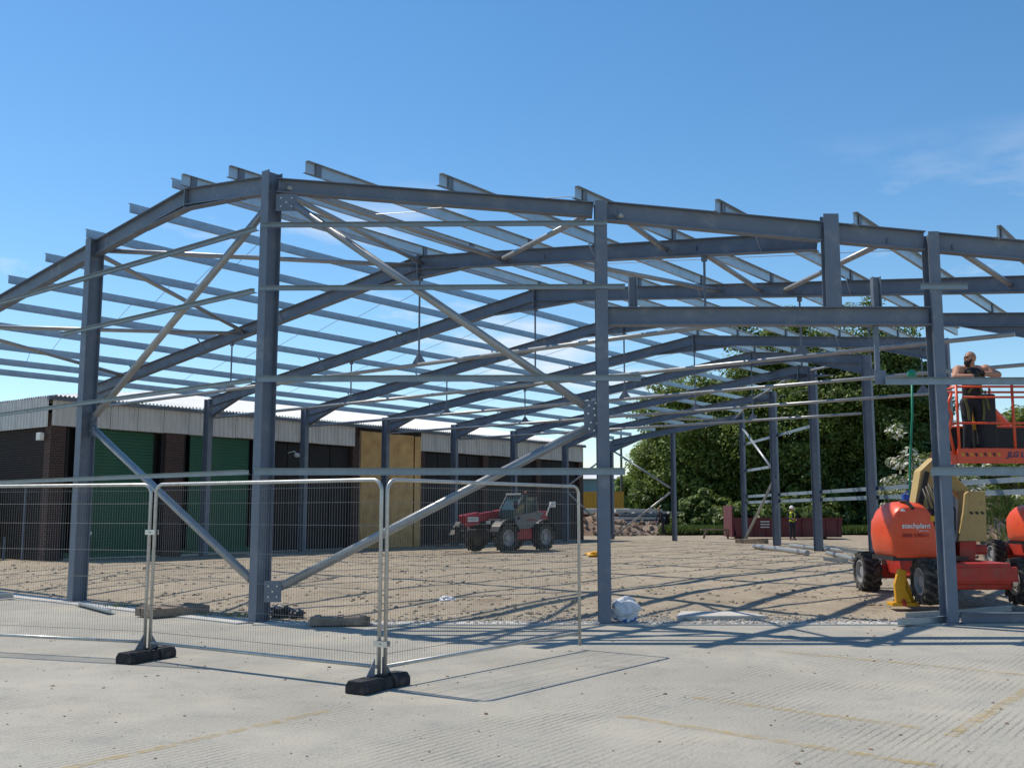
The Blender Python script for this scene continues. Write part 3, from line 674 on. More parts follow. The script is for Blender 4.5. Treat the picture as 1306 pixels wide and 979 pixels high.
# clips and feet
def clip(p, dirs, z, label):
    m = MB(); c = Vector((p.x, p.y, z)); d = Vector((dirs.x, dirs.y, 0)).normalized(); n = Vector((-d.y, d.x, 0))
    for k in (-1, 1): m.obox(c+n*k*.026, d*.085, n*.004, (0, 0, .028))
    m.tube([c-n*.05, c+n*.055], .008, 8)
    single('fence_coupler', m, M['bolt'], label, 'coupler', (p.x, p.y, z))
clip(fa, d12, 1.45, 'steel coupler clamping fence posts together at the foot below the green shutter')
clip(fb, d12, .42, 'steel coupler low on the fence corner where the panels fold back')
def foot(c, ang, label):
    t = thing('rubber_block', label, 'fence foot', (c[0], c[1], 0), ang, 'rubber fence feet', False)
    m = MB(); l, w, h = .36, .12, .125
    m.prism([(-l, -w, 0), (-l, w, 0), (-l, w, h*.6), (-l, w*.7, h), (-l, -w*.7, h), (-l, -w, h*.6)], (.25, 0, 0))
    m.prism([(l-.25, -w, 0), (l-.25, w, 0), (l-.25, w, h*.6), (l-.25, w*.7, h), (l-.25, -w*.7, h), (l-.25, -w, h*.6)], (.25, 0, 0))
    m.box((-l+.25, -w*.8, 0), (l-.25, w*.8, h*.92)); part('block', m, M['rubber'], t, bevel=.012)
    for x in (-.22, -.02, .16):
        m = MB(); m.box((x, -.05, h-.02), (x+.1, .05, h+.006)); part('rib', m, M['rubber'], t)
    for k in (-1, 1):
        m = MB(); m.add([(k*.06, .0, h), (k*.2, 0, h), (k*.06, 0, h+.17), (k*.06, .008, h), (k*.2, .008, h), (k*.06, .008, h+.17)], [(0, 1, 2), (5, 4, 3), (0, 3, 4, 1), (1, 4, 5, 2), (2, 5, 3, 0)]); part('stay_plate', m, M['steel'], t)
    return t
foot(((fb.x-.02), fb.y-.03), math.atan2(.72, .42), 'black rubber foot under the fence corner where the panels fold back')
foot((fa.x, fa.y), math.atan2(.7, .3), 'black rubber foot at the fence joint below the green shutter')

# ------------------------------------------------------------------ wheels and lettering
def wheel_meshes(key, R, Wd, lugs=22):
    m = MB(); rr = R*.58
    m.lathe([(-Wd*.42, rr), (-Wd*.5, rr+.04), (-Wd*.5, R*.80), (-Wd*.42, R*.89), (Wd*.42, R*.89), (Wd*.5, R*.80), (Wd*.5, rr+.04), (Wd*.42, rr)], 36)
    for k in range(lugs):                      # chevron tread bars
        m.cm = 1
        for sd_ in (-1, 1):
            a0 = 2*math.pi*(k+(.5 if sd_ > 0 else 0))/lugs; a1 = a0+.62*2*math.pi/lugs
            pts = []
            for x, a, r in ((0, a1, R*.87), (sd_*Wd*.49, a0, R*.83)):
                for da in (-.1, .1):
                    pts += [Vector((x, (r)*math.cos(a+da), r*math.sin(a+da))), Vector((x, (r+R*.13)*math.cos(a+da*.75), (r+R*.13)*math.sin(a+da*.75)))]
            m.add(pts, [(0, 1, 3, 2), (4, 6, 7, 5), (0, 4, 5, 1), (2, 3, 7, 6), (1, 5, 7, 3), (0, 2, 6, 4)])
        m.cm = 0
    ty = m.mesh(key+'_tyre', [M['tyre'], M['lug']])
    r = MB(); r.lathe([(-Wd*.42, rr), (-Wd*.44, rr-.03), (-Wd*.2, rr*.82), (-Wd*.17, rr*.45), (-Wd*.34, rr*.4), (-Wd*.34, .001)], 26); r.lathe([(Wd*.34, .001), (Wd*.34, rr*.4), (Wd*.17, rr*.45), (Wd*.2, rr*.82), (Wd*.44, rr-.03), (Wd*.42, rr)], 26)
    for k in range(8):
        a = 2*math.pi*k/8
        for sx in (-1, 1): c = Vector((sx*Wd*.17, rr*.62*math.cos(a), rr*.62*math.sin(a))); r.tube([c, c+Vector((sx*.03, 0, 0))], .02, 6)
    return ty, r.mesh(key+'_rim', M['rim'])
def put_wheel(parent, ty, rim, loc, steer=0):
    w = link('wheel', ty, parent); w.location = Vector(loc)-OFF[parent]; w.rotation_euler = (rng.uniform(0, 1), 0, steer); r = link('rim', rim, w); return w
def text(name, s, size, m, parent, origin, X, Y, depth=.002, bold=0, shear=0):
    cu = bpy.data.curves.new('t', 'FONT'); cu.body = s; cu.size = size; cu.extrude = depth; cu.offset = bold; cu.shear = shear
    o = bpy.data.objects.new('t', cu); me = bpy.data.meshes.new_from_object(o); bpy.data.objects.remove(o); bpy.data.curves.remove(cu)
    X, Y = Vector(X).normalized(), Vector(Y).normalized(); Zv = X.cross(Y)
    T = Matrix((X, Y, Zv)).transposed().to_4x4(); T.translation = Vector(origin)-OFF.get(parent, Vector((0, 0, 0))); me.transform(T)
    me.materials.clear(); me.materials.append(m); me.name = name
    return link(name, me, parent)

# ------------------------------------------------------------------ boom lift
LFZ = .17
lty, lrim = wheel_meshes('lift_wheel', .39, .34, 15)
def make_lift():
    L = thing('boom_lift', 'orange articulated boom lift with raised basket, parked inside the door opening', 'boom lift', (7.6, 18.7, LFZ), group='orange boom lifts')
    xl, xr, yf, yb = 6.86, 8.42, 17.2, 20.1
    for (x, y) in ((xl, yf), (xr, yf), (xl, yb), (xr, yb)): put_wheel(L, lty, lrim, (x, y, LFZ+.38))
    m = MB()
    m.box((xl+.22, yf-.12, .42), (xr-.22, yf+.12, .68)); m.box((xl+.22, yb-.12, .42), (xr-.22, yb+.12, .68))
    m.box((7.2, yf-.28, .52), (8.12, yb+.2, .86)); part('chassis', m, M['redframe'], L, bevel=.03)
    m = MB(); m.box((xl+.2, yf-.3, .56), (xr-.2, yf-.2, .80)); part('axle_beam', m, M['redframe'], L, bevel=.02)
    m = MB(); m.lathe([(.86, .001), (.86, .5), (.95, .5), (.95, .001)], 24, (7.6, 18.6, 0), 'Z'); part('slew_ring', m, M['darkmetal'], L)
    m = MB(); m.box((7.0, 18.0, .955), (8.25, 19.4, 1.12)); part('turntable', m, M['redframe'], L, bevel=.03)
    # engine cover: rounded counterweight hood
    hm = MB(); n = 9; secs = []
    x0, x1 = at(1126, 690, 17.55).x, at(1187, 690, 17.55).x; zb, zt = .93, 1.87; yc0, yc1 = 17.2, 18.3
    prof = [(0, .10), (.02, .03), (.12, 0), (.35, -.015), (.7, .0), (.88, .05), (.96, .13), (1, .28)]
    V = []; rows = []
    for k in range(9):
        v = k/8; y = yc0+(yc1-yc0)*v
        ins = .10*(abs(v-.42)/.58)**3; tz = zt-.16*(abs(v-.45)/.55)**2.6
        row = []
        P2 = [(x0+.09, zb), (x0+.03, zb+.12), (x0, zb+.38), (x0+.02, zb+.6), (x0+.08, tz-.12), (x0+.2, tz-.02), (x0+.45, tz), (x1-.2, tz-.03), (x1-.1, tz-.12), (x1-.03, zb+.5), (x1, zb+.18), (x1-.02, zb)]
        xm = (x0+x1)/2
        for (x, z) in P2: row.append(Vector((xm+(x-xm)*(1-ins*1.4), y+(.06 if k == 0 else 0)*((z-1.4)**2)*1.0, z)))
        rows.append(row)
    nn = len(rows[0]); vs = [p for r in rows for p in r]; fs = []
    for i in range(8):
        for j in range(nn): fs.append((i*nn+j, i*nn+(j+1) % nn, (i+1)*nn+(j+1) % nn, (i+1)*nn+j))
    fs += [tuple(range(nn))[::-1], tuple(8*nn+j for j in range(nn))]
    hm.add(vs, fs); hood = part('engine_cover', hm, M['orange'], L, True, bevel=.03)
    hood.data.polygons.foreach_set('use_smooth', [True]*len(hood.data.polygons))
    yf_ = yc0-.006
    text('lettering', 'stechplant', .115, M['white'], hood, (x0+.2, yf_, 1.42), (1, 0, 0), (0, 0, 1), bold=.002)
    text('lettering', 'plant hire', .042, M['white'], hood, (x0+.48, yf_, 1.365), (1, 0, 0), (0, 0, 1))
    text('lettering', '0800 270511', .085, M['decalred'], hood, (x0+.2, yf_, 1.27), (1, 0, 0), (0, 0, 1))
    m = MB(); m.box((x1-.13, yf_, 1.53), (x1-.06, yf_+.004, 1.62)); part('warning_sticker', m, M['yellow'], hood)
    m = MB(); m.prism([(x0+.18, yf_, 1.70), (x0+.27, yf_, 1.69), (x0+.25, yf_, 1.735), (x0+.21, yf_, 1.745)], (0, .003, 0)); part('sticker', m, M['white'], hood)
    m = MB(); m.tube([(x0+.3, yc0+.25, 1.86), (x0+.33, yc0+.1, 1.86), (x0+.4, yc0-.015, 1.74)], .03, 8); part('rubber_latch', m, M['black'], hood)
    m = MB(); m.box((x0+.05, yc0+.05, .88), (x1+.5, yc1-.05, .95)); part('hood_base', m, M['darkmetal'], L)
    # hydraulic gear between hood and tower
    m = MB(); m.box((x1+.02, 17.7, 1.0), (x1+.42, 18.6, 1.75)); part('machinery', m, M['darkmetal'], L, bevel=.03)
    for k in range(7):
        m = MB(); a = Vector((x1+.08+.05*k, 17.62, 1.1+.04*(k % 3))); m.tube([a, a+Vector((.05, -.06, .3)), a+Vector((-.05+.02*k, -.05, .62)), a+Vector((-.1, .1, .98))], .018, 6); part('hydraulic_hose', m, M['black'], L, True)
    # tower / riser
    def plate(pts, y, th, name, m_): mb = MB(); mb.prism([at(px, py, y) for px, py in pts], (0, th, 0)); return part(name, mb, M[m_], L, bevel=.012)
    plate([(1233, 690), (1259, 690), (1257, 626), (1235, 626)], 17.9, .42, 'boom_tower', 'cream')
    plate([(1222, 690), (1234, 690), (1236, 626), (1231, 629), (1229, 652)], 17.84, .07, 'tower_side_plate', 'cream')
    for k in range(3):
        px_ = 1236+k*7; plate([(px_, 652), (px_+4, 652), (px_+6, 655.5), (px_+2, 655.5)], 17.894, .004, 'warning_stripe', 'black')
    plate([(1224, 690), (1246, 690), (1244, 716), (1224, 712)], 17.8, .7, 'tower_foot', 'redframe')
    plate([(1166, 648), (1174, 600), (1192, 583), (1206, 583), (1204, 640), (1190, 650)], 18.25, .3, 'lower_arm', 'cream')
    plate([(1174, 660), (1186, 660), (1213, 560), (1200, 560), (1179, 610)], 18.6, .2, 'riser_link', 'redframe')
    plate([(1168, 652), (1176, 652), (1186, 602), (1180, 600)], 18.2, .05, 'riser_cylinder', 'darkmetal')
    # upper boom from the tower to the basket
    a = at(1200, 640, 18.9); b_ = at(1196, 575, 18.9); c_ = Vector((8.3, 18.9, 3.05)); d_ = Vector((8.75, 18.15, 2.62))
    m = MB(); m.bar(at(1238, 640, 18.5), at(1186, 588, 18.5), .2, .22); part('boom', m, M['cream'], L, bevel=.015)
    m = MB(); m.bar(at(1178, 600, 18.75), at(1262, 520, 18.75), .16, .17); part('boom', m, M['orange'], L, bevel=.015)
    m = MB(); m.bar(at(1262, 520, 18.75), at(1300, 560, 18.4), .12, .13); part('jib', m, M['orange'], L, bevel=.012)
    # basket
    bx0, bx1, by0, by1, bz, bt = 7.40, 9.12, 17.0, 17.82, 2.53, 3.76
    bk = MB(); bk.box((bx0+.02, by0+.02, bz+.0), (bx1-.02, by1-.02, bz+.05)); basket = part('basket_floor', bk, M['darkmetal'], L)
    m = MB(); m.box((bx0-.02, by0-.012, bz-.05), (bx1+.02, by0+.02, bz+.2)); toe = part('toe_board', m, M['orange'], L, bevel=.008)
    m = MB(); m.box((bx0-.02, by0+.03, bz-.05), (bx0+.015, by1, bz+.17)); part('toe_board', m, M['orange'], L)
    for k in range(9):
        x = bx0+.05+k*.075; mb = MB(); mb.prism([(x, by0-.016, bz+.07), (x+.036, by0-.016, bz+.07), (x+.012, by0-.016, bz+.125), (x-.024, by0-.016, bz+.125)], (0, .003, 0)); part('warning_stripe', mb, M['yellow'] if k % 2 == 0 else M['black'], toe)
    text('lettering', 'JLG LIFT', .125, M['bluedark'], toe, (bx0+.79, by0-.016, bz+.055), (1, 0, 0), (0, 0, 1), bold=.004, shear=.25)
    r = .02
    for z in (bz+.62, bt):
        m = MB(); m.tube([(bx0+.02, by1, z), (bx0+.02, by0+.02, z), (bx1-.02, by0+.02, z), (bx1-.02, by1, z), (bx0+.02, by1, z)], r, 8); part('guard_rail', m, M['orange'], L, True)
    m = MB(); m.tube([(bx0+.1, by0-.01, bt-.18), (bx1, by0-.01, bt-.18)], r*.9, 8); part('guard_rail', m, M['orange'], L, True)
    m = MB(); m.tube([(bx0+.28, by1+.03, bt+.1), (bx1-.1, by1+.03, bt+.1)], r, 8); part('guard_rail', m, M['orange'], L, True)
    for x in (bx0+.02, bx0+.95, bx1-.02):
        for y in (by0+.02, by1):
            m = MB(); m.tube([(x, y, bz), (x, y, bt+.06)], r*1.2, 8); part('guard_post', m, M['orange'], L, True)
    m = MB(); m.tube([(bx0-.03, by0+.1, bz+.1), (bx0-.1, by0+.1, bz+.5), (bx0-.04, by0+.1, bz+.75), (bx0-.1, by0+.1, bt-.3), (bx0-.03, by0+.1, bt-.1)], r*1.3, 8); part('side_guard', m, M['orange'], L, True)
    m = MB(); m.box((bx0+.54, by1-.22, bz+.05), (bx0+.95, by1-.03, bt-.05)); cb = part('control_console', m, M['black'], L, bevel=.03)
    for k in range(5): mb = MB(); mb.tube([(bx0+.6+.07*k, by1-.13, bt-.06), (bx0+.6+.07*k, by1-.14, bt+.02+(.06 if k == 4 else 0))], .012, 6); part('lever', mb, M['black'], cb)
    m = MB(); m.box((bx0+.52, by1-.245, bz+.55), (bx0+.68, by1-.222, bz+.88)); part('manual_box', m, M['yellow'], cb)
    m = MB(); m.box((bx0+.05, by1-.03, bz+.06), (bx1-.05, by1-.01, bz+.6)); part('back_panel', m, M['black'], L)
    return L
lift = make_lift()
lift2 = copy_tree(lift); lift2.location = (14.1, 27.3, LFZ); lift2['label'] = 'orange boom lift parked outside the frame beside the earth mound'

# steel stand near the lift wheel
st = thing('yellow_stand', 'yellow steel pedestal stand in front of the boom lift wheel', 'stand', gnd(1152, 772, .13))
q = OFF[st].copy(); m = MB(); m.box(q+Vector((-.22, -.12, 0)), q+Vector((.24, .16, .06))); part('foot_plate', m, M['yellow'], st, bevel=.01)
m = MB(); m.prism([q+Vector((-.15, -.1, .06)), q+Vector((.12, -.1, .06)), q+Vector((.02, -.1, .3)), q+Vector((.05, -.1, .58)), q+Vector((-.08, -.1, .62)), q+Vector((-.16, -.1, .36))], (0, .09, 0)); part('upright', m, M['yellow'], st, bevel=.012)
m = MB(); m.prism([q+Vector((.04, -.01, .06)), q+Vector((.2, -.01, .06)), q+Vector((.06, -.01, .5))], (0, .02, 0)); part('web', m, M['yellow'], st)
m = MB(); m.tube([q+Vector((-.03, -.16, .02)), q+Vector((-.03, -.1, .1))], .03, 8); part('pin', m, M['redframe'], st)

# green hose hanging from the frame, blue strap
hp = [at(1163, 484, 19.3), at(1163.5, 530, 19.3), at(1161, 580, 19.3), at(1160, 640, 19.3), at(1161, 668, 19.3)]
m = MB(); m.tube(hp, .022, 8); m.ell(hp[0]+Z3*.1, (.09, .07, .1), 10, 6); single('green_hose', m, M['hose'], 'green hose standing upright beside the orange lift hood', 'hose', hp[-1], smooth=True)
q = at(1155, 636, 17.9); m = MB(); m.box(q-Vector((.05, .05, .09)), q+Vector((.05, .05, .08))); m.tube([q+Vector((0, 0, .08)), q+Vector((.03, 0, .13)), q+Vector((.07, 0, .1))], .015, 6)
single('blue_container', m, M['bluestrap'], 'small blue container standing on top of the orange lift hood', 'container', q, bevel=.015)

# ------------------------------------------------------------------ people
def sd_caps(P, a, b, ra, rb):
    a, b = np.array(a), np.array(b); ab = b-a; t = np.clip(((P-a)@ab)/max(1e-9, ab@ab), 0, 1)
    return np.linalg.norm(P-(a+t[:, None]*ab), axis=1)-(ra+(rb-ra)*t)
def person(label, loc, rotz, prims, mats, voxel, group=None):
    """prims: ('c',label,p0,r0,p1,r1) capsules and ('e',label,centre,radii) ellipsoids, fused into one continuous body"""
    m = MB()
    for p in prims:
        if p[0] == 'c':
            a, b = Vector(p[2]), Vector(p[4]); k = 5; pts = []; rs = []
            d = (b-a).normalized()
            for i in range(k): t = math.pi/2*(1-i/k); pts.append(a-d*p[3]*math.sin(t)*.98); rs.append(max(.002, p[3]*math.cos(t)))
            pts += [a, b]; rs += [p[3], p[5]]
            for i in range(1, k+1): t = math.pi/2*i/k; pts.append(b+d*p[5]*math.sin(t)*.98); rs.append(max(.002, p[5]*math.cos(t)))
            m.tube(pts, rs, 14)
        else: m.ell(p[2], p[3], 16, 12)
    me = m.mesh('p', []); o = bpy.data.objects.new('p', me); COL.objects.link(o)
    md = o.modifiers.new('r', 'REMESH'); md.mode = 'VOXEL'; md.voxel_size = voxel
    sm = o.modifiers.new('s', 'SMOOTH'); sm.iterations = 3; sm.factor = .5
    dg = bpy.context.evaluated_depsgraph_get(); bm_ = bpy.data.meshes.new_from_object(o.evaluated_get(dg))
    bpy.data.objects.remove(o); bpy.data.meshes.remove(me); bm_.name = 'body'
    labs = list(mats); bm_.materials.clear()
    for k in labs: bm_.materials.append(M[mats[k]])
    nf = len(bm_.polygons); C = np.zeros(nf*3); bm_.polygons.foreach_get('center', C); C = C.reshape(-1, 3)
    best = np.full(nf, 9.); ind = np.zeros(nf, int)
    for p in prims:
        if p[0] == 'c': dd = sd_caps(C, p[2], p[4], p[3], p[5])
        else: r = np.array(p[3]); q = np.linalg.norm((C-np.array(p[2]))/r, axis=1); dd = (q-1)*r.min()
        s = dd < best; best[s] = dd[s]; ind[s] = labs.index(p[1])
    bm_.polygons.foreach_set('material_index', ind.tolist()); bm_.polygons.foreach_set('use_smooth', [True]*nf); bm_.update()
    t = thing('person', label, 'person', loc, rotz, group, False)
    link('body', bm_, t); return t
def hand(prims, lab, wrist, d, n, s=1):
    """palm + four fingers + thumb; d: pointing direction, n: palm normal"""
    w, d, n = Vector(wrist), Vector(d).normalized(), Vector(n).normalized(); sd_ = d.cross(n)
    pc = w+d*.05; prims.append(('e', lab, tuple(pc), (.042, .042, .028)))
    for k in range(4):
        a = w+d*.085+sd_*(.03-.02*k); L = (.065, .075, .07, .055)[k]; b = a+d*L*.55-n*.01; c = b+d*L*.35-n*.035
        prims += [('c', lab, tuple(a), .0105, tuple(b), .01), ('c', lab, tuple(b), .01, tuple(c), .0085)]
    a = w+d*.03+sd_*.035; b = a+d*.03+sd_*.03-n*.01; c = b+d*.03+sd_*.005-n*.015; prims += [('c', lab, tuple(a), .013, tuple(b), .011), ('c', lab, tuple(b), .011, tuple(c), .009)]
# rigger leaning on the basket rail, looking to the left
pr = []
for sx in (-1, 1):
    hx = .1*sx
    pr += [('c', 'leg', (hx, 0, .93), .105, (hx*1.15, -.04, .5), .075), ('c', 'leg', (hx*1.15, -.04, .5), .075, (hx*1.25, .02, .1), .06), ('c', 'boot', (hx*1.25, .03, .055), .05, (hx*1.35, -.16, .045), .042), ('c', 'boot', (hx*1.25, .02, .16), .055, (hx*1.25, .02, .06), .052)]
pr += [('e', 'leg', (0, .01, .97), (.17, .125, .13)), ('c', 'top', (0, 0, 1.08), .15, (0, -.04, 1.28), .165), ('e', 'top', (0, -.05, 1.37), (.225, .15, .17)),
       ('c', 'skin', (-.12, -.04, 1.5), .075, (.12, -.04, 1.5), .075), ('c', 'skin', (0, -.04, 1.47), .068, (-.015, -.075, 1.6), .062),
       ('c', 'top', (-.11, -.06, 1.42), .07, (-.09, -.05, 1.5), .045), ('c', 'top', (.11, -.06, 1.42), .07, (.09, -.05, 1.5), .045),
       ('e', 'skin', (-.02, -.08, 1.70), (.098, .078, .105)), ('e', 'skin', (-.05, -.08, 1.655), (.07, .064, .07)),
       ('c', 'skin', (-.112, -.085, 1.70), .012, (-.132, -.087, 1.672), .014), ('e', 'skin', (.0, -.158, 1.685), (.018, .01, .03)), ('e', 'skin', (.0, 0, 1.685), (.018, .01, .03)),
       ('e', 'beard', (-.085, -.085, 1.612), (.05, .06, .052)), ('e', 'beard', (-.08, -.09, 1.57), (.042, .045, .05)), ('c', 'beard', (-.03, -.148, 1.65), .012, (-.07, -.13, 1.61), .025),
       ('c', 'glass', (-.1, -.125, 1.705), .016, (-.106, -.05, 1.705), .016), ('c', 'glass', (-.095, -.13, 1.71), .007, (-.01, -.158, 1.712), .006)]
pr += [('e', 'skin', (.235, -.06, 1.485), (.1, .1, .1)), ('c', 'skin', (.245, -.07, 1.48), .082, (.37, -.2, 1.385), .066), ('c', 'skin', (.37, -.2, 1.385), .062, (.1, -.34, 1.385), .042),
       ('e', 'skin', (-.235, -.07, 1.47), (.1, .1, .1)), ('c', 'skin', (-.245, -.08, 1.46), .08, (-.36, -.22, 1.34), .064), ('c', 'skin', (-.36, -.22, 1.34), .06, (-.14, -.36, 1.34), .04)]
hand(pr, 'glove', (.1, -.34, 1.385), (-1, -.1, -.05), (0, -.5, -1)); hand(pr, 'glove', (-.14, -.36, 1.34), (1, -.05, .1), (0, -.5, -1))
rig = person('bald bearded person in black vest and harness leaning on the lift basket rail', (7.85, 17.42, 2.6), 0, pr, {'skin': 'skin', 'top': 'cloth', 'leg': 'denim', 'boot': 'shoe', 'beard': 'beard', 'glass': 'black', 'glove': 'cloth'}, .011)
for a, b_ in (((-.13, -.2, 1.45), (.13, -.17, 1.08)), ((.13, -.2, 1.45), (-.13, -.17, 1.08)), ((-.17, -.1, 1.03), (.17, -.1, 1.03)), ((.15, -.1, .98), (.12, -.13, .62)), ((-.15, -.1, .98), (-.12, -.13, .62)), ((.17, -.12, 1.05), (.22, -.14, .8))):
    m = MB(); a, b_ = Vector(a), Vector(b_); mid = (a+b_)/2+Vector((0, -.03, 0)); m.bar(a, mid, .04, .012, (0, -1, 0)); m.bar(mid, b_, .04, .012, (0, -1, 0)); part('harness_strap', m, M['webbing'], rig)
def standing(label, loc, rotz, mats, arms, stride=0., lean=0., helmet=None, voxel=.018, vest=False):
    p = []
    for sx in (-1, 1):
        f = stride*sx
        p += [('c', 'leg', (.09*sx, 0, .92), .095, (.1*sx, -f*.5-.02, .5), .07), ('c', 'leg', (.1*sx, -f*.5-.02, .5), .068, (.1*sx, -f+.02, .1), .05), ('c', 'boot', (.1*sx, -f+.03, .05), .05, (.11*sx, -f-.15, .045), .045)]
    L = lean
    p += [('e', 'leg', (0, 0, .96), (.16, .12, .12)), ('c', 'top', (0, -L*.3, 1.05), .14, (0, -L*.8, 1.3), .16), ('e', 'top', (0, -L, 1.36), (.2, .13, .15)), ('c', 'skin', (0, -L, 1.48), .06, (0, -L*1.2, 1.58), .055),
          ('e', 'skin', (0, -L*1.3-.01, 1.665), (.077, .097, .115)), ('c', 'skin', (0, -L*1.3-.1, 1.67), .01, (0, -L*1.3-.115, 1.65), .013), ('e', 'skin', (.078, -L*1.3, 1.66), (.012, .02, .03)), ('e', 'skin', (-.078, -L*1.3, 1.66), (.012, .02, .03)),
          ('e', 'hair', (0, -L*1.3+.03, 1.71), (.082, .085, .085))]
    for sx, (el, wr) in zip((-1, 1), arms):
        sh_ = (.2*sx, -L, 1.43)
        p += [('c', 'sleeve', sh_, .065, el, .05), ('c', 'sleeve', el, .048, wr, .036)]
        d = Vector(wr)-Vector(el); hand(p, 'skin', wr, d, (-sx, 0, 0))
    t = person(label, loc, rotz, p, mats, voxel)
    if helmet:
        m = MB(); c = (0, -L*1.3, 1.70); prof = [(.13*math.sin(a), .115*math.cos(a)) for a in [k*math.pi/2/6 for k in range(7)]]
        m.lathe([(1.70+h, max(.002, r*1.02)) for h, r in [(x, y) for x, y in [(-.005, .15)]+prof]], 18, (0, c[1], 0), 'Z'); m.ell((0, c[1]-.1, 1.705), (.085, .08, .012)); part('helmet', m, M[helmet], t, True)
    return t
wk = standing('person in white helmet and yellow hi-vis vest standing in front of the maroon skip', gnd(1011, 689, .2), R_(10), {'leg': 'denim', 'boot': 'boot', 'top': 'hivis', 'skin': 'skin', 'hair': 'beard', 'sleeve': 'denim'}, (((-.27, -.05, 1.17), (-.1, -.25, 1.12)), ((.27, -.05, 1.17), (.12, -.26, 1.1))), 0, .0, 'white')
m = MB(); m.box((-.06, -.165, 1.02), (.06, -.125, 1.44)); part('open_vest_front', m, M['denim'], wk)
wk2 = standing('person in dark clothes bending forward with a coiled hose beside the far gable post', gnd(846, 683, .2), R_(-70), {'leg': 'cloth', 'boot': 'boot', 'top': 'cloth', 'skin': 'skin', 'hair': 'beard', 'sleeve': 'cloth'}, (((-.24, -.3, 1.15), (-.2, -.42, .95)), ((.24, -.3, 1.15), (.2, -.45, .95))), .16, .22)
q = gnd(852, 683, .2); m = MB()
for k in range(3): m.tube([(q.x+.25+.02*k, q.y-.5+.36*math.cos(a), .62+.36*math.sin(a)) for a in [i*math.pi/10 for i in range(21)]], .03, 6)
single('hose_coil', m, M['black'], 'dark coil of hose held by the bending person', 'hose coil', (q.x+.25, q.y-.5, .25))

# ------------------------------------------------------------------ telehandler
th = math.atan2(.65, -.76)     # local +Y is its front
TE = thing('telehandler', 'red and grey telehandler with glazed cab and lowered boom on the soil', 'telehandler', (-.12, 39.6, .2), 0, None, False, .9)
hd = Vector((-.65, -.76, 0)); TE.rotation_euler = (0, 0, math.atan2(hd.y, hd.x)-math.pi/2)
tty, trim_ = wheel_meshes('tele_wheel', .6, .42, 15)
for x in (-.85, .85):
    for y in (1.2, -1.25): put_wheel(TE, tty, trim_, (x, y, .6))
def tp(name, mb, m_, bevel=0, par=None, smooth=False): return part(name, mb, M[m_], par or TE, smooth, bevel)
m = MB(); m.box((-.55, -2.0, .55), (.6, 1.9, .95)); tp('chassis', m, 'darkmetal', .04)
m = MB(); m.box((-.85, -.55, .5), (-.5, .5, .98)); tp('fuel_tank', m, 'telered', .04)
for y in (1.2, -1.25):
    for x in (-1, 1):
        m = MB(); pts = [(x*.62, y+.72*math.cos(a), .62+.72*math.sin(a)) for a in [math.pi*k/10 for k in range(1, 10)]]
        for a, b_ in zip(pts, pts[1:]): m.obox((Vector(a)+Vector(b_))/2+Vector((x*.2, 0, 0)), (.23, 0, 0), (Vector(b_)-Vector(a))/2, (0, .0, .02))
        tp('mudguard', m, 'black')
# cab on the left
cabp = [(-.95, .62, 1.0), (-.95, -.62, 1.0), (-.95, -.8, 1.5), (-.95, -.66, 2.28), (-.95, .2, 2.38), (-.95, .68, 1.75), (-.95, .74, 1.4)]
m = MB(); m.prism([(p[0]+.03, p[1]*.96, p[2]) for p in cabp], (.86, 0, 0)); cab = tp('cab_glazing', m, 'glass', .02)
m = MB(); m.prism([(-.97, .66, .95), (-.97, -.2, .95), (-.97, -.75, 1.25), (-.97, -1.2, 1.62), (-.97, -.75, 1.68), (-.97, .72, 1.5)], (.05, 0, 0)); door = tp('cab_door', m, 'telegrey', .01)
text('lettering', 'MANITOU', .13, M['telered'], door, (-.975, -.02, 1.28), (0, -1, 0), (0, 0, 1))
m = MB(); m.tube([(-.98, .55, 1.38), (-.99, .5, 1.42)], .06, 10); tp('door_handle', m, 'black', 0, door)
for pts in ([(-.95, .7, 1.5), (-.95, .66, 1.76), (-.95, .2, 2.38)], [(-.95, -.02, 1.55), (-.95, .0, 2.38)], [(-.95, -.75, 1.6), (-.95, -.66, 2.3)], [(-.08, .7, 1.5), (-.08, .66, 1.76), (-.08, .2, 2.38)]):
    m = MB(); m.tube(pts, .035, 8); tp('cab_pillar', m, 'telegrey')
m = MB(); m.box((-.98, -.72, 2.34), (-.05, .25, 2.43)); tp('cab_roof', m, 'black', .03)
m = MB(); m.tube([(-.5, -.5, 2.43), (-.5, -.5, 2.56)], .06, 10); tp('beacon', m, 'amber')
for k in range(5): m = MB(); m.box((-.9+.17*k, .27, 2.36), (-.78+.17*k, .33, 2.44)); tp('work_light', m, 'lamp')
m = MB(); m.box((-.9, .75, 1.0), (-.1, 1.5, 1.36)); tp('front_cowl', m, 'black', .05)
for x in (-.8, -.3): m = MB(); m.box((x, 1.5, 1.15), (x+.22, 1.54, 1.3)); tp('headlight', m, 'lamp')
m = MB(); m.box((.42, -1.7, .95), (.98, .9, 1.5)); tp('engine_bay', m, 'telegrey', .06)
m = MB(); m.box((-.5, -2.05, .9), (.5, -1.3, 1.7)); tp('rear_frame', m, 'telered', .05)
m = MB(); m.bar((.12, -1.75, 1.82), (.12, 2.4, 1.36), .3, .34); boom = tp('boom', m, 'telered', .03)
m = MB(); m.bar((.12, 1.9, 1.4), (.12, 2.75, 1.27), .38, .5); bn = tp('boom_head', m, 'telered', .03, boom)
m = MB(); m.box((-.085, 2.0, 1.26), (-.073, 2.65, 1.45)); plq = tp('name_plate', m, 'white', 0, boom)
text('lettering', 'MANITOU', .16, M['telegrey'], boom, (-.087, 2.63, 1.3), (0, -1, 0), (0, 0, 1))
m = MB(); m.bar((.12, 2.9, 1.2), (.12, 3.4, .55), .3, .22); tp('boom_nose', m, 'darkmetal', .02)
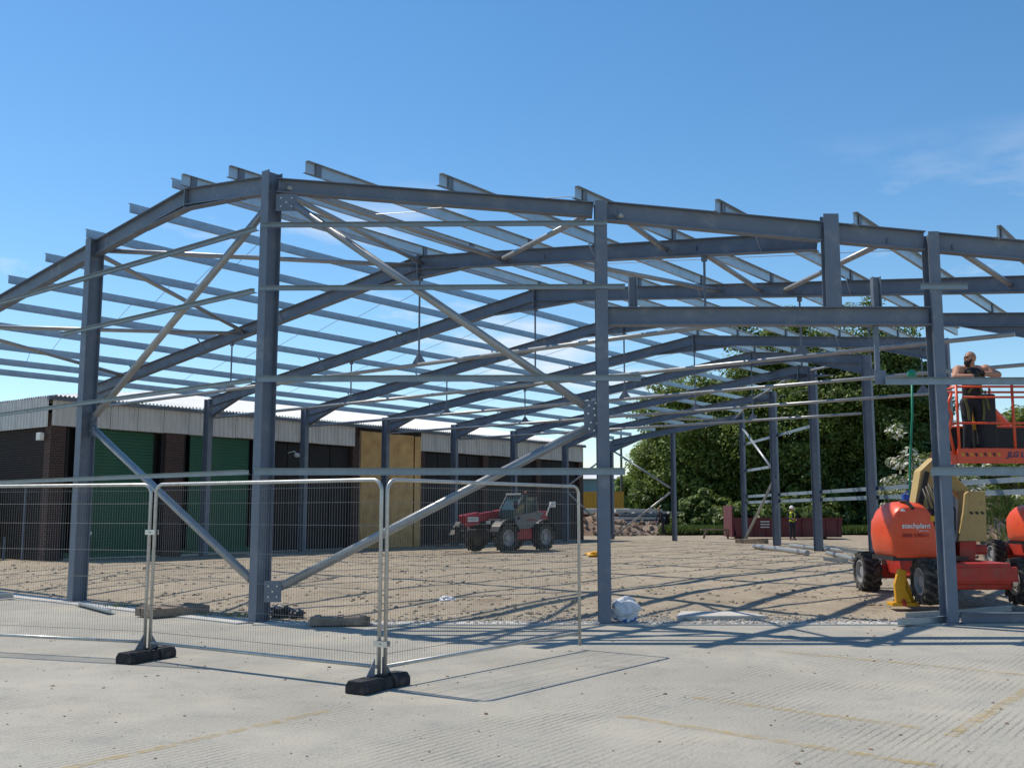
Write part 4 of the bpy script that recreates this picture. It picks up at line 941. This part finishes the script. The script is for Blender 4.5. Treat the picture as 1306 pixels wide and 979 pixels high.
m = MB()
for z in (.45, .95): m.box((-.75, 3.4, z), (.95, 3.5, z+.09))
for x in (-.75, -.25, .4, .87): m.box((x, 3.41, .4), (x+.08, 3.49, 1.1))
tp('carriage', m, 'darkmetal')
for x in (-.4, .45): m = MB(); m.box((x, 3.52, .32), (x+.12, 4.6, .37)); m.box((x, 3.505, .32), (x+.12, 3.56, 1.05)); tp('fork', m, 'darkmetal')
m = MB(); m.tube([(.5, 3.45, 1.05), (.5, 3.45, 1.9), (.5, 3.45, 2.25)], .03, 8); mast = tp('load_mast', m, 'darkmetal')
m = MB(); m.ell((.5, 3.4, 2.05), (.1, .1, .1)); tp('red_lamp', m, 'lens', 0, mast)
m = MB(); m.tube([(-.95, -1.35, 1.5), (-1.05, -1.5, 1.95), (-1.0, -1.6, 2.05)], .03, 6); m.box((-1.15, -1.75, 1.85), (-.85, -1.68, 2.1)); tp('rear_mirror', m, 'white')
m = MB(); m.tube([(-1.0, .75, 1.5), (-1.2, .95, 1.9)], .02, 6); m.box((-1.3, .93, 1.8), (-1.1, .97, 2.1)); tp('mirror', m, 'black')

# ------------------------------------------------------------------ far yard: skip, containers, spoil, shed
def skip():
    y = 57.; p0 = at(934, 687, y); x0, x1 = p0.x, p0.x+6.1; z0 = .2
    t = thing('waste_skip', 'long maroon roll-on skip with a raised end behind the far columns', 'skip', (x0, y, z0))
    m = MB(); m.prism([(x0+.25, y, z0+.12), (x1-.2, y, z0+.12), (x1, y, z0+1.1), (x0+.05, y, z0+1.1)], (0, .05, 0)); side = part('side_wall', m, M['skip'], t)
    m = MB(); m.prism([(x0+.25, y+2.2, z0+.12), (x1-.2, y+2.2, z0+.12), (x1, y+2.2, z0+1.1), (x0+.05, y+2.2, z0+1.1)], (0, .05, 0)); part('side_wall', m, M['skip'], t)
    m = MB(); m.prism([(x0, y, z0+.12), (x0+.1, y, z0+.12), (x0+.06, y, z0+1.85), (x0, y, z0+1.85)], (0, 2.25, 0)); part('tailboard', m, M['skip'], t)
    m = MB(); m.box((x1-.25, y+.06, z0+.12), (x1-.05, y+2.19, z0+1.0)); part('head_wall', m, M['skip'], t)
    m = MB(); m.box((x0+.25, y+.06, z0+.12), (x1-.3, y+2.19, z0+.2)); part('floor', m, M['skip'], t)
    for k in range(9):
        x = x0+.55+k*.66; m = MB(); m.box((x, y-.06, z0+.16), (x+.09, y-.001, z0+1.06)); part('rib', m, M['skip'], t)
    m = MB(); m.box((x0+.05, y-.07, z0+1.1), (x1, y+.07, z0+1.18)); part('top_rim', m, M['skip'], t)
    for zz in (1.0, .85, .7): m = MB(); m.box((x0+1.55, y-.075, z0+zz-.06), (x0+2.05, y-.065, z0+zz)); part('marking', m, M['fascia'], side)
    for x in (x0+.6, x1-.9): m = MB(); m.tube([(x, y+.2, z0+.06), (x, y+2, z0+.06)], .07, 10); part('roller', m, M['darkmetal'], t)
    m = MB(); m.tube([(x0+.05, y-.02, z0+1.8), (x0+1.3, y-.02, z0+1.2)], .015, 5); part('chain', m, M['darkmetal'], t)
skip()
def container(name, label, cat, x0, x1, y, z0, z1, d, m_, rib=.26):
    t = thing(name, label, cat, (x0, y, z0)); n = int((x1-x0)/rib)
    m = MB(); m.box((x0, y+.04, z0), (x1, y+d, z1)); part('body', m, M[m_], t)
    for k in range(n):
        x = x0+(k+.25)*(x1-x0)/n; m = MB(); m.box((x, y-.02, z0+.1), (x+rib*.5, y+.039, z1-.1)); part('rib', m, M[m_], t)
    m = MB(); m.box((x0-.02, y-.03, z1), (x1+.02, y+d, z1+.08)); part('top_rail', m, M[m_], t)
yy = 82.; c0, c1 = at(738, 643, yy), at(796, 628, yy)
container('site_container', 'amber ribbed site container standing beyond the red skip and spoil heap', 'container', c0.x-2.5, c1.x, yy, .0, c1.z, 2.4, 'hoarding', .3)
yy = 76.; c0, c1 = at(752, 676, yy), at(799, 648, yy)
container('waste_skip', 'low red skip in front of the amber container', 'skip', c0.x-2.2, c1.x+.2, yy, .0, 1.45, 1.8, 'skip', .8)
m = MB(); m.box((c0.x-2, yy-.2, 1.54), (c1.x+.3, yy+1.5, 1.95)); single('pale_bundle', m, M['concpale'], 'pale wrapped bundle lying on top of the low red skip', 'bundle', (c0.x, yy, 1.54), bevel=.08)
yy = 118.; c1 = at(792, 607, yy); sh2 = thing('far_shed', 'blue-grey metal shed beyond the far end of the workshop', 'shed', (c1.x-10, yy, 0))
m = MB(); m.box((c1.x-24, yy, -.05), (c1.x, yy+14, c1.z-.3)); part('wall', m, M['farshed'], sh2)
m = MB(); m.prism([(c1.x-24.3, yy-.4, c1.z-.3), (c1.x-24.3, yy+14.4, c1.z-.3), (c1.x-24.3, yy+7, c1.z+.8)], (24.6, 0, 0)); part('roof', m, M['roofsheet'], sh2)
m = MB(); m.box((c1.x-.3, yy-.1, 0), (c1.x-.05, yy-.01, c1.z-.3)); part('corner_trim', m, M['white'], sh2)
for k in range(12): m = MB(); m.box((c1.x-23+k*1.9, yy-.05, .1), (c1.x-22.9+k*1.9, yy-.002, c1.z-.35)); part('cladding_rib', m, M['farshed'], sh2)
# lamp post
q = at(793, 640, 88.); q.z = -.05; lp = thing('lamp_post', 'tall grey lamp post beyond the far gable of the steel frame', 'lamp post', q)
m = MB(); m.tube([q, q+Z3*7.2, q+Z3*9.2], [.13, .1, .07], 8); part('pole', m, M['steel'], lp, True)
m = MB(); m.obox(q+Vector((.5, 0, 9.2)), (.55, 0, 0), (0, .14, 0), (0, 0, .08)); part('lantern', m, M['fascia'], lp)
def heap(name, label, cat, cx, cy, rx, ry, h, m_, seed, z0=.1, nlump=220):
    t = thing(name, label, cat, (cx, cy, z0)); mb = MB(); n = 46; off = Vector((seed*7.3, seed*3.1, 0))
    for j in range(n+1):
        for i in range(n+1):
            x = (i/n*2-1); y = (j/n*2-1); r = math.hypot(x, y)
            v = Vector((x*rx, y*ry, 0))+off; hh = h*max(0, 1-r**1.5)*(1+.5*noise.noise(v*.7))+.22*h*noise.noise(v*1.5)*max(0, 1.05-r)+.10*noise.noise(v*3.5)*max(0, 1.1-r)
            mb.v.append((cx+x*rx, cy+y*ry, z0-.12+max(0, hh)))
    for j in range(n):
        for i in range(n): mb.f.append((j*(n+1)+i, j*(n+1)+i+1, (j+1)*(n+1)+i+1, (j+1)*(n+1)+i)); mb.m.append(0)
    part('earth', mb, M[m_], t, True); rn = random.Random(seed); lm = MB()
    for _ in range(nlump):
        a = rn.uniform(0, 6.28); r = rn.random()**.5*.95; x, y = r*math.cos(a), r*math.sin(a)
        v = Vector((x*rx, y*ry, 0))+off; hh = h*max(0, 1-r**1.5)*(1+.5*noise.noise(v*.7))+.22*h*noise.noise(v*1.5)*max(0, 1.05-r)
        s = .05+.2*rn.random()**2.5; lm.ell((cx+x*rx, cy+y*ry, z0-.1+max(0, hh)+s*.2), (s*rn.uniform(.7, 1.3), s*rn.uniform(.7, 1.3), s*.7), 5, 3, Quaternion((rn.random(), rn.random(), rn.random(), rn.random())).normalized().to_matrix())
    o = part('lumps', lm, M['clod'] if m_ == 'soil' else M['spoil'], t); o['kind'] = 'stuff'; return t
heap('spoil_heap', 'brown earth spoil heap beside the low red skip', 'spoil heap', at(760, 680, 66).x, 66, 4.2, 2.2, 1.45, 'spoil', 3)
heap('spoil_heap', 'lower brown spoil heap near the bending person', 'spoil heap', at(812, 684, 68).x, 68, 3.2, 2, 1.0, 'spoil', 5)
heap('earth_mound', 'grey-brown earth mound with grass growing on top beside the parked lift', 'earth mound', 17.6, 34.5, 4.6, 3.4, 2.0, 'spoil', 9, .1, 420)
# stacked slabs and pallets of materials near the spoil
q = at(812, 672, 72.); base = Vector((q.x, 72, .1))
st = thing('material_stack', 'stack of pale slabs and sheets behind the spoil heaps', 'material stack', base)
rn = random.Random(3); z = .1
for k in range(7):
    w = rn.uniform(1.3, 1.9); h = rn.uniform(.12, .24); dx = rn.uniform(-.3, .3); m = MB(); m.box((base.x-w+dx, 71.3, z), (base.x+w+dx, 72.8, z+h)); part('slab', m, M['concpale' if k % 2 == 0 else 'steel'], st, bevel=.02); z += h+.06
    if k < 6: m = MB(); m.box((base.x-.8, 71.5, z-.06), (base.x-.65, 72.6, z)); m2 = MB(); m2.box((base.x+.6, 71.5, z-.06), (base.x+.75, 72.6, z)); part('bearer', m, M['timber'], st); part('bearer', m2, M['timber'], st)
q = at(838, 668, 74.); t = thing('material_stack', 'dark sheeted stack with a pale top beside the material slabs', 'material stack', (q.x, 74, .1))
m = MB(); m.box((q.x-1.6, 73.3, .1), (q.x+1.9, 75, 1.55)); part('stack_body', m, M['black'], t, bevel=.06)
for k in range(3): m = MB(); m.box((q.x-1.7+1.22*k, 73.2, 1.56), (q.x-.6+1.22*k, 75.1, 1.72)); part('sheet', m, M['concpale'], t, bevel=.02)
# dark van in the distance
q = at(806, 650, 90.); vn = thing('parked_van', 'dark van parked under the pale willow beyond the material stacks', 'van', (q.x, 90, 0))
m = MB(); X0 = q.x-1.5; prof = [(X0, 90, .35), (X0+3.9, 90, .35), (X0+4, 90, 1.0), (X0+3.3, 90, 1.2), (X0+2.7, 90, 1.95), (X0+.1, 90, 2.05), (X0-.05, 90, 1.2)]; m.prism(prof, (0, 1.8, 0)); part('body', m, M['bluedark'], vn, bevel=.06)
m = MB(); m.prism([(X0+2.0, 89.985, 1.2), (X0+3.1, 89.985, 1.25), (X0+2.65, 89.985, 1.85), (X0+2.0, 89.985, 1.88)], (0, .01, 0)); part('side_window', m, M['glass'], vn)
for x in (X0+.75, X0+3.1): m = MB(); m.lathe([(-.1, .2), (-.1, .34), (.1, .34), (.1, .2)], 18); [m.v.__setitem__(i, (v[1]+x, v[0]+89.99, v[2]+.34)) for i, v in enumerate(m.v)]; part('wheel', m, M['tyre'], vn)
# post-and-rail fence at the field edge
pf = thing('rail_fence', 'weathered post and rail fence in the shade under the trees', 'fence', (13, 78, .0))
for k in range(9): m = MB(); x = 12.2+k*1.5; m.box((x-.06, 77.94, -.05), (x+.06, 78.06, 1.25)); part('post', m, M['fascia'], pf)
for zz in (.45, .8, 1.12): m = MB(); m.box((12, 77.9, zz), (24.5, 77.939, zz+.09)); part('rail', m, M['fascia'], pf)
# dark blue container / door beside the end wall of the workshop
q = We(4.15, 0, .95); t = thing('blue_container', 'dark blue steel container against the brick end wall', 'container', q)
m = MB(); m.obox(q+Z3*1.2, PX*1.55, AX*.65, (0, 0, 1.2)); part('body', m, M['bluedark'], t, bevel=.02)
for k in range(9): m = MB(); m.obox(q-AX*.67+PX*(-1.4+.35*k)+Z3*1.2, PX*.07, AX*.018, (0, 0, 1.1)); part('rib', m, M['bluedark'], t)
q = We(1.7, 0, 1.0); sp = thing('standpipe', 'short bent white-topped standpipe near the brick corner', 'standpipe', q); m = MB(); m.tube([q, q+Z3*.75, q+Z3*.9+PX*.1, q+Z3*.85+PX*.22], .06, 8); part('pipe', m, M['steel'], sp, True)
m = MB(); m.ell(q+Z3*.86+PX*.16, (.1, .1, .08)); part('cap', m, M['white'], sp, True)
q = Wl(.2, .1, 1.3); m = MB(); m.bar(q, q+Vector((.42, .2, 1.0)), .06, .1); single('leaning_board', m, M['fascia'], 'pale plank leaning near the first green shutter', 'plank', q)

# ------------------------------------------------------------------ trees
def leaf_mesh(name, pts, nrm, size, rn, mats, midx=None):
    n = len(pts); a = rn.normal(size=(n, 3)); nrm = nrm+rn.normal(scale=.55, size=(n, 3)); nrm /= np.linalg.norm(nrm, axis=1)[:, None]
    t = np.cross(nrm, a); t /= np.linalg.norm(t, axis=1)[:, None]+1e-9; b = np.cross(nrm, t)
    s = size*rn.uniform(.6, 1.35, size=(n, 1))
    V = np.stack([pts-t*s, pts+b*s*.55+nrm*s*.12, pts+t*s, pts-b*s*.55+nrm*s*.12], 1).reshape(-1, 3)
    me = bpy.data.meshes.new(name); me.vertices.add(4*n); me.vertices.foreach_set('co', V.ravel()); me.loops.add(4*n); me.loops.foreach_set('vertex_index', np.arange(4*n, dtype=np.int32))
    me.polygons.add(n); me.polygons.foreach_set('loop_start', np.arange(0, 4*n, 4, dtype=np.int32)); me.polygons.foreach_set('loop_total', np.full(n, 4, dtype=np.int32))
    for m_ in mats: me.materials.append(m_)
    if midx is not None: me.polygons.foreach_set('material_index', midx.astype(np.int32))
    me.update(); return me
def crown_pts(rn, c, r, nclump, nleaf, cs, low=-.75):
    """clumps spread through an uneven ellipsoid"""
    P = []; Nn = []
    k = 0
    while k < nclump:
        u = rn.normal(size=3); u /= np.linalg.norm(u); rad = rn.uniform(.25, 1.0)**.45
        if u[2] < low: continue
        bulge = 1+.22*math.sin(3*u[0]+c[0])+.18*math.sin(4*u[1]+2*c[0])+.15*math.sin(5*u[2]+c[1])
        cc = np.array(c)+u*np.array(r)*rad*bulge; s = cs*rn.uniform(.55, 1.35)
        d = rn.normal(size=(nleaf, 3)); d /= np.linalg.norm(d, axis=1)[:, None]; q = d*rn.uniform(.2, 1, size=(nleaf, 1))**.5*s*np.array([1.15, 1.15, .75])
        P.append(cc+q); Nn.append(d*.7+np.array([0, 0, .5])+u*.4); k += 1
    return np.concatenate(P), np.concatenate(Nn)
def tree(name, label, cat, x, y, h, rw, mkey, seed, nclump=130, nleaf=80, leaf=.17, group=None, base=.06, low=-.8, mats=None, frac=None, trunk=.3):
    rn = np.random.default_rng(seed); t = thing(name, label, cat, (x, y, 0), group=group)
    m = MB(); rr = random.Random(seed); top = Vector((x+rr.uniform(-.4, .4), y, h*.62)); m.tube([Vector((x, y, -.1)), Vector((x+.1, y, h*.2)), top], [trunk, trunk*.75, trunk*.3], 9)
    for k in range(11):
        z = h*rr.uniform(.14, .55); a = rr.uniform(0, 6.28); L = rw*rr.uniform(.45, .85); p = Vector((x, y, z)); mid = p+Vector((math.cos(a)*L*.5, math.sin(a)*L*.5, L*.25)); m.tube([p, mid, p+Vector((math.cos(a)*L, math.sin(a)*L, L*.65))], [trunk*.38, trunk*.22, trunk*.07], 6)
    part('trunk', m, M['bark'], t, True)
    zc = h*(.52+base); P, Nn = crown_pts(rn, (x, y, zc), (rw, rw*.9, h-zc-.3), nclump, nleaf, rw*.22, low)
    P[:, 2] = np.maximum(P[:, 2], .25); P -= np.array(OFF[t])
    mm = [M[k] for k in (mats or [mkey])]; mi = (rn.random(len(P)) < frac).astype(int) if frac else None
    o = link('crown', leaf_mesh('crown', P, Nn, leaf, rn, mm, mi), t); return t
TR = [  # px, top y, depth, radius, material, label
 (822, 584, 100, 2.5, 'leafpale', 'pale feathery willow standing beyond the dark van'),
 (850, 556, 93, 3.3, 'leafpale', 'pale green bushy tree left of the far gable post'),
 (872, 512, 84, 4.6, 'leaf', 'mid green round tree directly behind the far gable post'),
 (922, 470, 81, 5.0, 'leaf', 'tall mid green tree between the far gable post and the corner brace'),
 (975, 435, 78, 5.2, 'leafdark', 'dark green tree rising behind the maroon skip end'),
 (1035, 412, 77, 5.4, 'leaf', 'tall leafy tree behind the person in the white helmet'),
 (1098, 396, 76, 5.2, 'leafdark', 'tallest dark tree showing above the door head beam'),
 (1150, 424, 74, 3.5, 'leafdark', 'dark tree behind the hawthorn blossom'),
 (1212, 560, 70, 3.6, 'leafdark', 'low dark tree behind the tall door jamb column'),
 (1256, 536, 66, 3.4, 'leafdark', 'dark tree behind the lift basket floor'),
 (1306, 520, 64, 3.6, 'leaf', 'mid green tree beyond the basket toe board'),
 (1368, 515, 64, 4.0, 'leaf', 'leafy tree at the end of the row past the parked lift')]
for k, (px_, ty_, dp, rw, mk, lb) in enumerate(TR):
    q = at(px_, ty_, dp); tree('broadleaf_tree', lb, 'tree', q.x, dp, q.z, rw, mk, 40+k, 330 if rw > 4 else 220, 190, .145 if dp < 85 else .17, 'trees along the field edge', mats=[mk, 'leafpale'], frac=.3 if px_ < 960 else .14, low=-1.1, base=0)
# undergrowth along the tree line
for k in range(11):
    x = 13.5+k*2.9; y = 70+rng.uniform(-1, 3)+(-4 if k > 6 else 0); hh = rng.uniform(2.4, 4.2)
    tree('hedge_shrub', ['dark leafy shrub at the foot of the trees %s' % z_ for z_ in ('by the rail fence end', 'behind the middle of the rail fence', 'just left of the raised skip end', 'behind the raised skip end', 'behind the middle of the skip', 'behind the person in the white helmet', 'at the low end of the skip', 'behind the first hawthorn', 'between the two hawthorns', 'behind the second hawthorn', 'past the earth mound')][k], 'shrub', x, y, hh, 2.3, 'leafdark', 90+k, 80, 90, .2, 'shrubs under the trees', base=-.12, low=-.95, trunk=.08)
for k in range(9):
    x = 12.5+k*3.7; tree('thicket_bush', 'tangled green bush behind the shrubs and %s' % ('left of the rail fence', 'behind the rail fence', 'left of the skip', 'beyond the skip tailboard', 'beyond the skip middle', 'beyond the white helmet', 'right of the skip', 'beyond the first hawthorn', 'beyond the second hawthorn')[k], 'bush', x, 82-k*1.1, 6.2, 3.0, 'leafdark', 190+k, 110, 110, .19, 'bushes behind the shrubs', base=-.14, low=-1.1, trunk=.1)
# hawthorn in blossom
tree('hawthorn_bush', 'hawthorn covered in white blossom beside the green hose', 'hawthorn', at(1192, 560, 40).x, 40, 5.0, 1.9, 'leafdark', 141, 60, 80, .10, 'hawthorns in blossom', base=-.05, mats=['leafdark', 'blossom'], frac=.5, trunk=.1)
tree('hawthorn_bush', 'hawthorn covered in white blossom behind the lift basket', 'hawthorn', at(1290, 560, 44).x, 44, 5.4, 1.9, 'leafdark', 142, 55, 80, .11, 'hawthorns in blossom', base=-.05, mats=['leaf', 'blossom'], frac=.25, trunk=.1)
# grass: field strip and mound top
def grass(name, label, pts, h0, h1, w=.02):
    V = []; F = []
    for x, y, z in pts:
        for _ in range(3):
            a = rng.uniform(0, 6.28); hh = rng.uniform(h0, h1); dx, dy = math.cos(a)*w, math.sin(a)*w; lx, ly = rng.gauss(0, .25)*hh, rng.gauss(0, .25)*hh; ox, oy = rng.gauss(0, .08), rng.gauss(0, .08); b = len(V)
            V += [(x+ox-dx, y+oy-dy, z), (x+ox+dx, y+oy+dy, z), (x+ox+lx, y+oy+ly, z+hh)]; F.append((b, b+1, b+2))
    mb = MB(); mb.v = V; mb.f = F; mb.m = [0]*len(F); return tag(link(name, mb.mesh(name, M['grass'])), label, 'grass', kind='stuff')
pts = [(rng.uniform(9.5, 28), 66.3+rng.random()**1.6*12, .32) for _ in range(15000)]
grass('grass', 'rough green grass between the site and the trees', pts, .25, .6, .05)
g = MB(); g.add([(9, 66.2, .32), (40, 66.2, .32), (40, 92, .34), (9, 92, .34)], [(0, 1, 2, 3)]); structure('field', g, M['field'])
pts = []
for _ in range(5000):
    a = rng.uniform(0, 6.28); r = rng.random()**.5*.75; x, y = r*math.cos(a), r*math.sin(a); v = Vector((x*4.6, y*3.4, 0))+Vector((9*7.3, 9*3.1, 0))
    if rng.random() < .75 and y < -.25: continue
    pts.append((17.6+x*4.6, 34.5+y*3.4, .1-.14+max(0, 2*max(0, 1-r**1.5)*(1+.5*noise.noise(v*.7))+.44*noise.noise(v*1.5)*max(0, 1.05-r))))
grass('grass', 'long grass growing over the earth mound', pts, .15, .42, .022)
pts = []
for cx, cy, n_ in ((-6.9, 18.6, 60), (-4.6, 16.9, 40), (-2.9, 16.0, 25), (8.9, 36, 30)):
    for _ in range(n_): x, y = cx+rng.gauss(0, .25), cy+rng.gauss(0, .1); pts.append((x, y, .02))
grass('grass', 'small weeds growing along the concrete edge', pts, .03, .1, .006)

# ------------------------------------------------------------------ debris
def crumple(name, label, cat, c, r, m_, seed, mats=None):
    m = MB(); n, k = 22, 14; off = Vector((seed*5.1, seed*2.3, seed)); m.ell((0, 0, 0), (1, 1, 1), n, k); V = []
    for v in m.v:
        v = Vector(v); d = 1+.38*noise.noise(v*1.9+off)+.22*abs(noise.noise(v*4.5+off))-.1+.1*noise.noise(v*9+off)
        V.append((c[0]+v.x*r[0]*d, c[1]+v.y*r[1]*d, c[2]+max(-.98*r[2], v.z*r[2]*d)+r[2]*.98))
    m.v = V
    if mats:
        for i, f in enumerate(m.f):
            z = sum(V[j][2] for j in f)/4-c[2]; m.m[i] = 1 if z < r[2]*.28 and rng.random() < .5 else 0
    return single(name, m, mats or M[m_], label, cat, c)
q = gnd(800, 795, .02); crumple('plastic_sack', 'crumpled white plastic sack with blue print at the foot of the door column', 'plastic sack', (q.x, q.y+.25, .015), (.23, .13, .2), 'plasticwhite', 6, [M['plasticwhite'], M['plasticblue']])
q = gnd(570, 768, .08); crumple('plastic_sheet', 'scrap of white plastic lying on the soil behind the mesh fence', 'plastic scrap', (q.x, q.y, .06), (.15, .12, .07), 'plasticwhite', 7)
q = gnd(352, 786, .03); crumple('rubbish_sack', 'black rubbish sack at the foot of the corner column', 'sack', (q.x+.05, q.y, .02), (.2, .17, .1), 'plasticblack', 11)
q = gnd(378, 787, .03); crumple('rubbish_sack', 'smaller black rubbish sack lying beside the pallet timber', 'sack', (q.x, q.y, .02), (.13, .12, .07), 'plasticblack', 13)
q = gnd(758, 710, .2); crumple('orange_bag', 'orange and yellow bag on the soil behind the slender door column', 'bag', (q.x, q.y, .2), (.28, .2, .1), 'yellow', 15, [M['yellow'], M['orange']])
def timber(name, label, p, q, w, h, m_='timber', cat='timber', n=1):
    p, q = Vector(p), Vector(q); t = thing(name, label, cat, (p+q)/2); d = (q-p).normalized(); S = Vector((-d.y, d.x, 0))
    for k in range(n): m = MB(); m.bar(p+S*(k*(w+.03))+Z3*h/2, q+S*(k*(w+.03))+Z3*h/2, w, h); part('board', m, M[m_], t, bevel=.006)
    if n > 1:
        for f in (.12, .5, .88):
            a = p.lerp(q, f); m = MB(); m.bar(a+Z3*(h+.011)-S*w*.4, a+S*((n-.6)*(w+.03))+Z3*(h+.011), .09, .02); part('cross_board', m, M[m_], t)
    return t
a = gnd(190, 787, .02); b_ = gnd(264, 781, .02); timber('timber_pallet', 'weathered timber pallet lying by the leftmost gable post', a, b_, .16, .13, n=3, cat='pallet')
a = gnd(395, 797, .02); b_ = gnd(472, 796, .02); timber('timber_pallet', 'broken timber pallet lying beside the black rubbish sacks', a, b_, .14, .11, n=2, cat='pallet')
def steel_piece(name, label, p, q, kind='z', w=.18, m_='galv', cat='steel section'):
    p, q = Vector(p), Vector(q); m = MB()
    if kind == 'z': z_sec(m, p+Z3*w/2, q+Z3*w/2, w, .07, .006)
    elif kind == 't': m.tube([p+Z3*w, q+Z3*w], w, 12)
    else: m.ibeam(p+Z3*w/2, q+Z3*w/2, w, w*.8, Z3)
    return single(name, m, M[m_], label, cat, (p+q)/2)
g3 = lambda a, b, z=.02: gnd(a, b, z)
steel_piece('steel_beam', 'blue-grey steel beam lying on the concrete from the door jamb column', (C3.x+.12, YA-.02, .022), (12, YA-.02, .022), 'i', .16, 'steel')
steel_piece('steel_channel', 'galvanised channel lying left of the door jamb base', g3(1145, 797), g3(1206, 793), 'z', .1)
steel_piece('steel_channel', 'second galvanised channel behind the one at the door jamb base', g3(1155, 788), g3(1290, 779, .05), 'z', .09)
steel_piece('steel_channel', 'galvanised offcut lying on the concrete in front of the left fence panel', g3(-12, 764), g3(17, 762), 'z', .1)
steel_piece('steel_channel', 'bluish offcut beside the foot of the leftmost gable post', g3(100, 771), g3(142, 782), 'z', .06)
z = .2
steel_piece('steel_tube', 'pale tube lying at the feet of the far columns', gnd(962, 699, z), gnd(1030, 708, z), 't', .09, 'tube', 'tube')
steel_piece('steel_tube', 'pale tube lying in front of the second far column', gnd(1008, 698, z), gnd(1085, 706, z), 't', .08, 'tube', 'tube')
steel_piece('steel_tube', 'pale tube lying beside the lift wheel', gnd(1055, 707, z), gnd(1092, 716, z), 't', .07, 'tube', 'tube')
steel_piece('steel_channel', 'long galvanised channel lying between far columns and lift', gnd(1052, 701, z), gnd(1108, 711, z), 'z', .2)
steel_piece('steel_channel', 'short galvanised channel lying nearest the lift wheel', gnd(1050, 715, z), gnd(1082, 717, z), 'z', .12)
timber('timber_baulk', 'dark timber baulk on the ground by the farthest right column', gnd(940, 692, z), gnd(978, 693, z), .3, .2)
a = gnd(1025, 684, .2); st = thing('timber_trestle', 'small weathered trestle on the grass edge left of the maroon skip', 'trestle', at(913, 687, 58))
q = OFF[st]; 
for k in (-.7, .7): m = MB(); m.bar(q+Vector((k, 0, -.05)), q+Vector((k*.8, 0, .5)), .1, .1); part('leg', m, M['timber'], st)
m = MB(); m.bar(q+Vector((-.85, 0, .52)), q+Vector((.85, 0, .52)), .18, .09); part('top_board', m, M['timber'], st)
# pale slab let into the gravel
g = MB(); sl = [(2.55, 16.25), (4.0, 16.3), (3.72, 17.0), (2.75, 17.05)]
g.prism([(x, y, .0) for x, y in sl], (0, 0, .085)); single('concrete_slab', g, M['concpale'], 'pale flat concrete slab in the gravel inside the door opening', 'slab', (3.2, 16.6, 0), bevel=.01)
